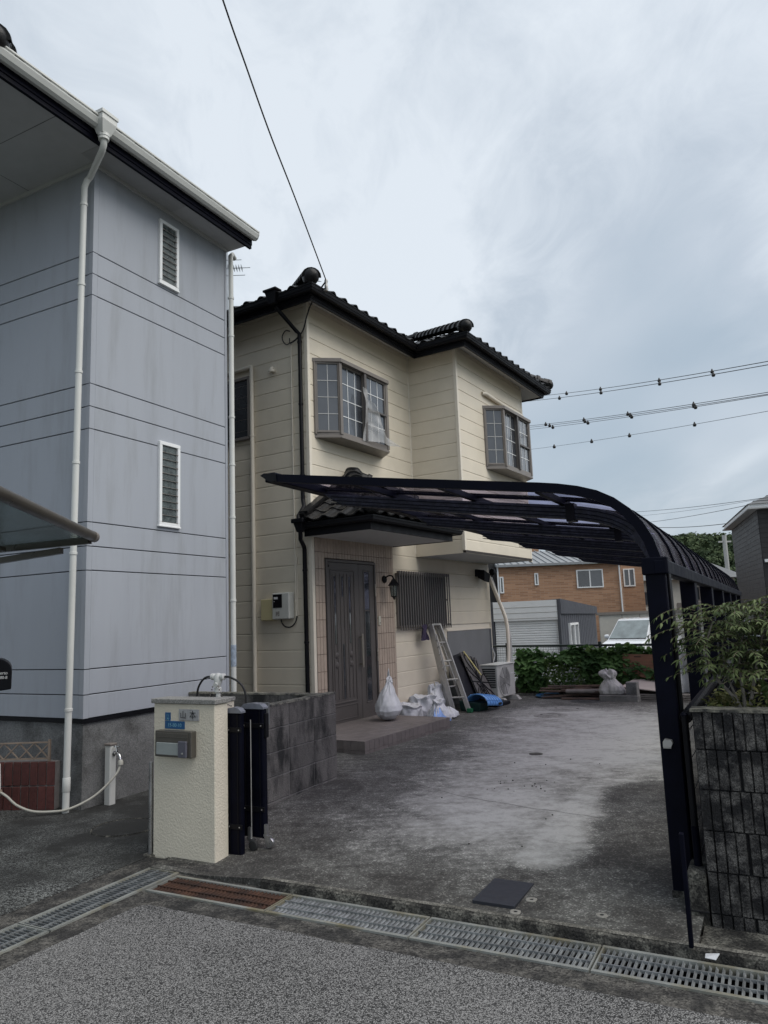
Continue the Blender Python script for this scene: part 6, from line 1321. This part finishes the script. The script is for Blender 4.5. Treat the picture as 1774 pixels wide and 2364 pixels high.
# garage: origin at its near right corner, x along the shutter front (leftwards negative), y deep
FG=Fr(4.62,20,23)
t=T('garage','white shuttered garage unit with slate grey side wall','garage',FG,0,0,GZ)
fbox(t,'wall',m_greymetal,-4.2,.02,GZ,0,7.2,1.70)
mb=MB(); mb.add([(-4.25,-.06,1.76),(.05,-.06,2.0),(.05,7.3,1.80),(-4.25,7.3,1.6),(-4.25,-.06,1.60),(.05,-.06,1.60),(.05,7.3,1.55),(-4.25,7.3,1.45)],[(0,1,2,3),(7,6,5,4),(0,4,5,1),(1,5,6,2),(2,6,7,3),(3,7,4,0)]); mb.build('roof',m_greymetal,t)
fbox(t,'header',m_shutter,-1.80,-.10,1.45,-.03,-.0,1.975); fbox(t,'header',m_shutter,-4.2,-.10,1.42,-2.0,-.0,1.93)
for z in (1.80,1.65,1.5): fbox(t,'header_line',m_alu,-1.8,-.106,z,-.03,-.10,z+.01)
q=MB(); q.prism([(-.85,0,0),(-.85,-.018,.01),(-.85,-.018,.045),(-.85,0,.062)],(1.72,0,0)); me=shared(q,'shutter_slat',m_shutter)
for k in range(32): put(me,'shutter_slat',t,TR(-.93,-.02,GZ+.03+.064*k))
q=MB(); q.prism([(-1.05,0,0),(-1.05,-.018,.01),(-1.05,-.018,.045),(-1.05,0,.062)],(2.1,0,0)); me=shared(q,'shutter_slat_far',m_shutter)
for k in range(31): put(me,'shutter_slat',t,TR(-3.12,-.02,GZ+.03+.064*k))
fbox(t,'pillar',m_greymetal,-2.03,-.09,GZ,-1.80,-.0,1.98); fbox(t,'pillar',m_greymetal,-.04,-.11,GZ,.03,.02,1.99)
fwin(t,1.25,2.75,.0,.42,1.32,face='x')
for k in range(19): fbox(t,'cladding_rib',m_greymetal,.0,.3+.36*k,GZ,.007,.315+.36*k,1.62)
# mesh panels beside it
t=T('mesh_barrier','pale mesh barrier along the side of the garage','fence',FG,.5,1,GZ)
for k in range(7): fbox(t,'post',m_alu,.45,.2+1.0*k,GZ,.48,.24+1.0*k,.12)
mb=MB()
for k in range(9): mb.box(.46,.2,GZ+.1+.075*k,.468,6.3,GZ+.112+.075*k)
for k in range(60): mb.box(.462,.2+.1*k,GZ,.466,.206+.1*k,.10)
mb.build('mesh_wire',m_alu,t,kind='stuff')
# orange brick house
FH=Fr(12.1,38,3)
t=T('house','orange brick clad two storey house behind the white garage','house',FH,0,0,GZ-.6)
fbox(t,'wall',m_brickfar,-6.3,0,-1.5,0,9,4.08)
fbox(t,'side_wing',m_brickfar,0.02,1.6,-1.5,1.55,9,4.06)
mb=MB(); mb.add([(-6.4,-.3,4.08),(.12,-.3,4.08),(.12,6,4.9),(-6.4,6,4.9),(-6.4,-.3,4.2),(.12,-.3,4.2),(.12,6,5.35),(-6.4,6,5.35)],[(0,1,2,3),(4,5,6,7),(0,1,5,4),(1,2,6,5),(2,3,7,6),(3,0,4,7)]); rf=mb.build('roof',m_metalroof,t)
for k in range(19): mb=MB(); x=-6.3+.35*k; mb.add([(x,-.28,4.205),(x+.04,-.28,4.205),(x+.04,6,5.36),(x,6,5.36),(x,-.28,4.25),(x+.04,-.28,4.25),(x+.04,6,5.41),(x,6,5.41)],[(4,5,6,7),(0,1,5,4),(1,2,6,5),(2,3,7,6),(3,0,4,7)]); mb.build('standing_seam',m_metalroof,rf)
fbox(t,'upper_wall',m_brickfar,-6.3,6,3.5,-3.2,8,5.55)
fwin(t,-2.30,-.95,-.0,2.86,3.80); fwin(t,-4.45,-4.25,0,3.1,3.72,split=False); fwin(t,.50,1.10,1.6,2.9,3.85)
fbox(t,'edge_trim',m_whitewin,-6.36,-.05,-1,-6.28,.0,4.1); fwin(t,-6.25,-6.05,-.04,2.75,3.6,split=False)
pipe(t,[(-.12,-.08,4.1),(-.10,-.08,-1)],.04,m_whitewin); pipe(t,[(.35,1.5,4.0),(.35,1.5,-1)],.045,m_whitewin)
fbox(t,'side_wall',m_darkhouse,-9,.6,-1.5,-6.33,9,4.4)
t=T('garden_wall','long cream panel garden wall below the brick house','wall',FH,0,-4,GZ); fbox(t,'wall',m_creamfar,-2.2,-4,-1.5,6,-3.85,1.46); fbox(t,'coping',M('taupe coping',(.19,.17,.15),.7),-2.3,-4.08,1.46,6,-3.8,1.58)
for k in range(9): fbox(t,'panel_joint',m_taupe,-1.2+.8*k,-4.006,-1,-1.17+.8*k,-4,1.45)
# cream houses behind the posts
FI=Fr(18.2,48,6)
t=T('house','pale cream house with slate roof seen between the carport posts','house',FI,0,0,GZ)
fbox(t,'wall',m_creamfar,-2.4,0,-2,4.2,8,3.5); mb=MB(); mb.add([(-3,-.6,3.5),(4.8,-.6,3.5),(4.8,8.6,3.5),(-3,8.6,3.5),(-1,3.6,5.2),(2.8,3.6,5.2)],[(0,1,5,4),(1,2,5),(2,3,4,5),(3,0,4),(3,2,1,0)]); mb.build('roof',m_slate,t)
fwin(t,-1.9,-1.2,0,1.9,2.8,m_taupe); fwin(t,1.3,2.6,0,2.1,3.0,m_taupe); fbox(t,'band',m_taupe,.5,-.05,1.5,4.2,0,2.0); fbox(t,'panel',m_darkhouse,.9,-.08,.6,1.1,0,3.4)
# charcoal house at right
FJ=Fr(15.35,30,18)
t=T('house','charcoal sided house with slate roof and white gutter at the right edge','house',FJ,0,0,GZ); t.location.z+=.75
fbox(t,'wall',m_darkhouse,0,0,-4,8,8,4.78)
q=MB(); q.cbox(0,-.018,0,8,.0,.195,.006); me=shared(q,'siding_board_dark',m_darkhouse)
for k in range(33): put(me,'siding_board',t,TR(0,0,-1.8+.2*k))
q=MB(); q.cbox(-.018,0,0,.0,8,.195,.006); me=shared(q,'siding_board_side',m_darkhouse)
for k in range(33): put(me,'siding_board',t,TR(0,0,-1.8+.2*k))
mb=MB(); mb.sweep([(-.35,8),(-.35,-.35),(8.35,-.35)][::-1][::-1],[(0,4.78),(-.08,4.80),(-.09,4.98),(0,5.0)]); mb.build('gutter',m_whitewin,t)
fbox(t,'soffit',m_soff,-.4,-.4,4.78,8.4,8.4,4.84)
mb=MB(); mb.add([(-.42,-.42,4.98),(8.42,-.42,4.98),(8.42,8.42,4.98),(-.42,8.42,4.98),(4,4,6.9)],[(0,1,4),(1,2,4),(2,3,4),(3,0,4),(3,2,1,0)]); rf=mb.build('roof',m_slate,t)
for k in range(1,14):
    u=k/14.5; a=4.42*u; mb=MB(); z=4.985+1.92*u; mb.box(-.42+a,-.42+a-.015,z-.01,8.42-a,-.42+a+.0,z+.022); mb.box(-.42+a-.015,-.42+a,z-.01,-.42+a,8.42-a,z+.022); mb.build('slate_course',m_slate,rf)
fbox(t,'wall_lamp',m_whitewin,.05,-.2,2.6,.30,-.02,2.72)
fwin(t,2.0,3.4,-.02,.9,2.0,m_whitewin)
# parked cars
def van(lab,name,x,y,yaw,H=1.92,Wd=1.80,Ln=4.9,wagon=False):
    f=Fr(x,y,yaw); t=T(name,lab,'car',f,0,0,GZ)      # front faces -y of its frame
    hw=Wd/2; z0=GZ
    # stations along y (0 = bumper): (y, half width low, belt z, half width roof, roof z)
    if wagon: S=[(0,.70,.62,None),(.25,.84,.72,None),(1.05,.88,.95,None)]
    prof=[(0,.32,.62),(.05,.26,.74),(.35,.24,.94),(.95,.24,1.07)] if not wagon else [(0,.3,.6),(.05,.25,.68),(.4,.22,.84),(1.15,.22,.96)]
    belt=1.08 if not wagon else .98
    st=[]
    for i,(yy,zl,zu) in enumerate(prof): st.append((yy,hw*(.80,.90,.97,1)[i],zl,zu))
    st+=[(Ln-.5,hw,.24,belt+.03),(Ln-.05,hw*.95,.3,belt),(Ln,hw*.88,.4,belt-.1)]
    mb=MB(); V=[]; Fc=[]
    for (yy,w_,zl,zu) in st:
        V+=[(-w_*.94,yy,z0+zl),(-w_,yy,z0+zl+.18),(-w_,yy,z0+zu-.12),(-w_*.93,yy,z0+zu),(w_*.93,yy,z0+zu),(w_,yy,z0+zu-.12),(w_,yy,z0+zl+.18),(w_*.94,yy,z0+zl)]
    n=len(st)
    for i in range(n-1):
        for k in range(8): Fc.append((i*8+k,i*8+(k+1)%8,(i+1)*8+(k+1)%8,(i+1)*8+k))
    Fc+=[tuple(range(8)),tuple((n-1)*8+k for k in range(8))[::-1]]; mb.add(V,Fc); body=mb.build('body',m_carwhite,t,smooth=True,bevel=.02,angle=30)
    # greenhouse
    gy0,gy1=(.92,1.85) if not wagon else (1.15,2.0); ry1=Ln-.35 if not wagon else Ln-.9
    g0=[(gy0,hw*.90,belt-.02),(gy1,hw*.76,H-.06),(gy1+.35,hw*.77,H),(ry1-.3,hw*.77,H-.02),(ry1,hw*.74,H-.10),(Ln-.08,hw*.86,belt)]
    mb=MB(); V=[];Fc=[]
    low=[(gy0,hw*.92),(gy1,hw*.955),(gy1+.35,hw*.96),(ry1-.3,hw*.96),(ry1,hw*.95),(Ln-.08,hw*.9)]
    for (yy,w_,z),(y2,w2) in zip(g0,low): V+=[(-w2,yy,z0+belt-.03),(-w_,yy,z0+z),(w_,yy,z0+z),(w2,yy,z0+belt-.03)]
    for i in range(5):
        for k in range(4): Fc.append((i*4+k,i*4+(k+1)%4,(i+1)*4+(k+1)%4,(i+1)*4+k))
    Fc+=[(0,1,2,3),(20,21,22,23)]; mb.add(V,Fc); mb.build('cabin',m_carwhite,t,smooth=True,bevel=.09,angle=30)
    # windscreen laid just proud of the cabin
    a0=Vector((0,gy0,z0+belt-.02)); a1=Vector((0,gy1,z0+H-.06)); d=(a1-a0); nrm=Vector((0,-d.z,d.y)).normalized()*.012
    p0=a0+d*.06+nrm; p1=a0+d*.93+nrm; mb=MB(); mb.prism([(-hw*.85,p0.y,p0.z),(hw*.85,p0.y,p0.z),(hw*.73,p1.y,p1.z),(-hw*.73,p1.y,p1.z)],nrm*.3); mb.build('windscreen',m_carscreen,t)
    q0=a0+d*.03+nrm*1.1; mb=MB(); mb.prism([(-hw*.86,q0.y,q0.z),(hw*.86,q0.y,q0.z),(hw*.85,p0.y,p0.z),(-hw*.85,p0.y,p0.z)],nrm*.3); mb.build('wiper_cowl',m_dark,t)
    for s in (1,-1):
        segs=[(gy0+.30,gy0+.62,.06,.33),(gy0+.68,gy1+.95,.42,.90),(gy1+1.02,ry1-.62,.90,.90),(ry1-.56,ry1+.05,.90,.80)]
        for (ya,yb,fa,fb) in segs:
            hh=H-.08-belt; wa=lambda fr_: s*(hw*.962-(hw*.962-hw*.77)*fr_+.008)
            mb=MB(); mb.prism([(wa(.06),ya,z0+belt+.04),(wa(.06),yb,z0+belt+.04),(wa(fb*.92),yb,z0+belt+hh*fb),(wa(fa*.92),ya+.0,z0+belt+hh*fa)],(s*.008,0,0)); mb.build('side_window',m_cardark,t)
        mb=MB(); mb.lathe((s*(hw+.12),gy0+.45,z0+belt+.10),[(.02,-.11),(.08,-.09),(.095,0),(.08,.08),(.02,.10)],12,'x'); mb.build('mirror',m_carwhite,t,smooth=True)
        mb=MB(); mb.prism([(s*hw*.52,-.0,z0+.70),(s*hw*.84,.10,z0+.72),(s*hw*.86,.16,z0+.84),(s*hw*.52,.04,z0+.80)],(0,-.03,0)); mb.build('headlight',m_glassgrey,t)
        for yy in (.85,Ln-.95):
            mb=MB(); mb.lathe((s*(hw-.10),yy,z0+.33),[(.20,-.11),(.32,-.11),(.33,0),(.32,.105),(.20,.11)],20,'x'); wh=mb.build('wheel',m_tyre,t,smooth=True); mb=MB(); mb.lathe((s*(hw-.0),yy,z0+.33),[(.21,-.01),(.21,.01),(.05,.015)],14,'x'); mb.build('rim',m_alu,wh)
        mb=MB(); mb.box(s*(hw-.01),gy1+.5,z0+.95,s*(hw+.018),gy1+.68,z0+.98); mb.build('door_handle',m_alu,t)
    mb=MB()
    for k in range(6): mb.box(-hw*.5,-.025,z0+.34+.07*k,hw*.5,.02,z0+.375+.07*k)
    mb.build('grille',m_steel,t); mb=MB(); mb.box(-hw*.52,-.012,z0+.3,hw*.52,.03,z0+.78); mb.build('grille_opening',m_dark,t)
    mb=MB(); mb.box(-.165,-.05,z0+.42,.165,-.03,z0+.585); mb.build('number_plate',m_whitelet,t)
    return t
van('white minivan facing the yard behind the vine','minivan',9.0,29.4,40)
van('white estate car mostly hidden behind the carport posts','estate_car',14.9,31.5,24,H=1.62,Wd=1.76,Ln=4.6,wagon=True)
# wooded hill
mb=MB(); nx,ny=50,24
def hz(x,y):
    d=max(0,1-((x-78)/62)**2-((y-205)/70)**2); return GZ-1+18.5*d**.75*(1+.12*noise.noise(Vector((x*.03,y*.03,0))))
for j in range(ny+1):
    for i in range(nx+1):
        x=-20+240*i/nx; y=125+160*j/ny; mb.v.append((x,y,hz(x,y)))
        if i and j: b=j*(nx+1)+i; mb.f.append((b,b-1,b-nx-2,b-nx-1))
mb.build('hill',M('hill soil',(.05,.06,.03),.95),fr=FW,kind='structure',smooth='all')
mb=MB(); random.seed(3)
fl=MB(); fl.v=[(-.5,-.25,0),(.5,-.3,.1),(.35,.4,.0),(-.3,.45,.15)]; fl.f=[(0,1,2,3)]
cnt=0
for k in range(1500):
    x=rnd(40,125); y=rnd(138,200); z=hz(x,y)
    if z<1: continue
    r=rnd(1.1,2.4)
    for q in range(38):
        v=Vector((rnd(-1,1),rnd(-1,1),rnd(-.4,1)))
        if v.length>1: v.normalize()
        v=v.normalized()*r*rnd(.8,1.05); tmb(mb,basis(Vector((x,y,z+r*.9))+v,*[c for c in (v.normalized().orthogonal().normalized(),v.normalized().cross(v.normalized().orthogonal().normalized()),v.normalized())])@Matrix.Scale(rnd(.45,.95),4),fl)
tag(mb.build('hillside_wood',m_hill,fr=FW,kind='stuff'),'dense woodland covering the hill beyond the dark house','woodland')
t=T('utility_pole','small pale utility pole in front of the wooded hill','utility pole',FW,33.3,72,GZ); mb=MB(); mb.tube([(33.3,72,-2),(33.3,72,8.6)],.22,8); mb.build('pole',m_alu,t); mb=MB(); mb.box(32.7,71.9,7.9,33.9,72.1,8.05); mb.build('crossarm',m_alu,t)
# power lines
def line(lab,A,B,r,marks,grp='power lines crossing the sky at the right',mr=.09,sag=.25,ext=1.0):
    A,B=Vector(A),Vector(B); t=T('power_line',lab,'power line',FW,A.x,A.y,A.z,grp); d=B-A; P=[]
    for k in range(25): u=-.7+k/24*(1.7+ext); p=A+d*u; p.z-=sag*4*u*(1-u)*.3; P.append(p)
    mb=MB(); mb.tube(P,r,4); mb.build('wire',m_wire,t)
    for u in marks:
        p=A+d*u; p.z-=sag*4*u*(1-u)*.3; mb=MB(); k=mr*(1-.32*u); mb.lathe(p,[(.02,k*1.3),(k*.35,k*.9),(k*.75,k*.2),(k,-k*.5),(k*.7,-k*1.15),(.01,-k*1.25)],10); mb.build('marker',m_wire,t,smooth=True)
line('topmost power line with four small markers',(10.179,40,13.821),(12.107,22,9.112),.016,(.05,.30,.62,.83))
line('second power line close under the topmost one',(9.305,40,13.527),(11.82,21.5,8.832),.016,(.11,.38,.66,.85))
line('upper strand of the bundled middle power lines',(8.279,40,12.04),(11.989,22,8.12),.013,(.12,.35,.56,.80))
line('middle strand of the bundled middle power lines',(8.279,40,11.95),(11.989,22,8.06),.013,(.145,.355,.57,.80))
line('lower strand of the bundled middle power lines',(8.279,40,11.83),(11.989,22,8.03),.012,(.165,.37,.575,.805))
line('lowest and thinnest of the marked power lines',(8.338,40,10.699),(11.926,22,7.521),.009,(.16,.38,.56,.80,))
line('plain upper distribution wire just above the carport curve',(21.658,60,9.673),(21.132,40,7.496),.02,())
line('plain second distribution wire below the upper one',(21.9,60,9.35),(21.132,40,7.47),.012,())
line('plain third distribution wire reaching the charcoal house roof',(22.758,60,8.839),(21.11,40,7.304),.02,())
line('spiral wrapped cable level with the charcoal house gutter',(23.484,60,8.238),(24.034,50,7.319),.03,(),ext=.3)
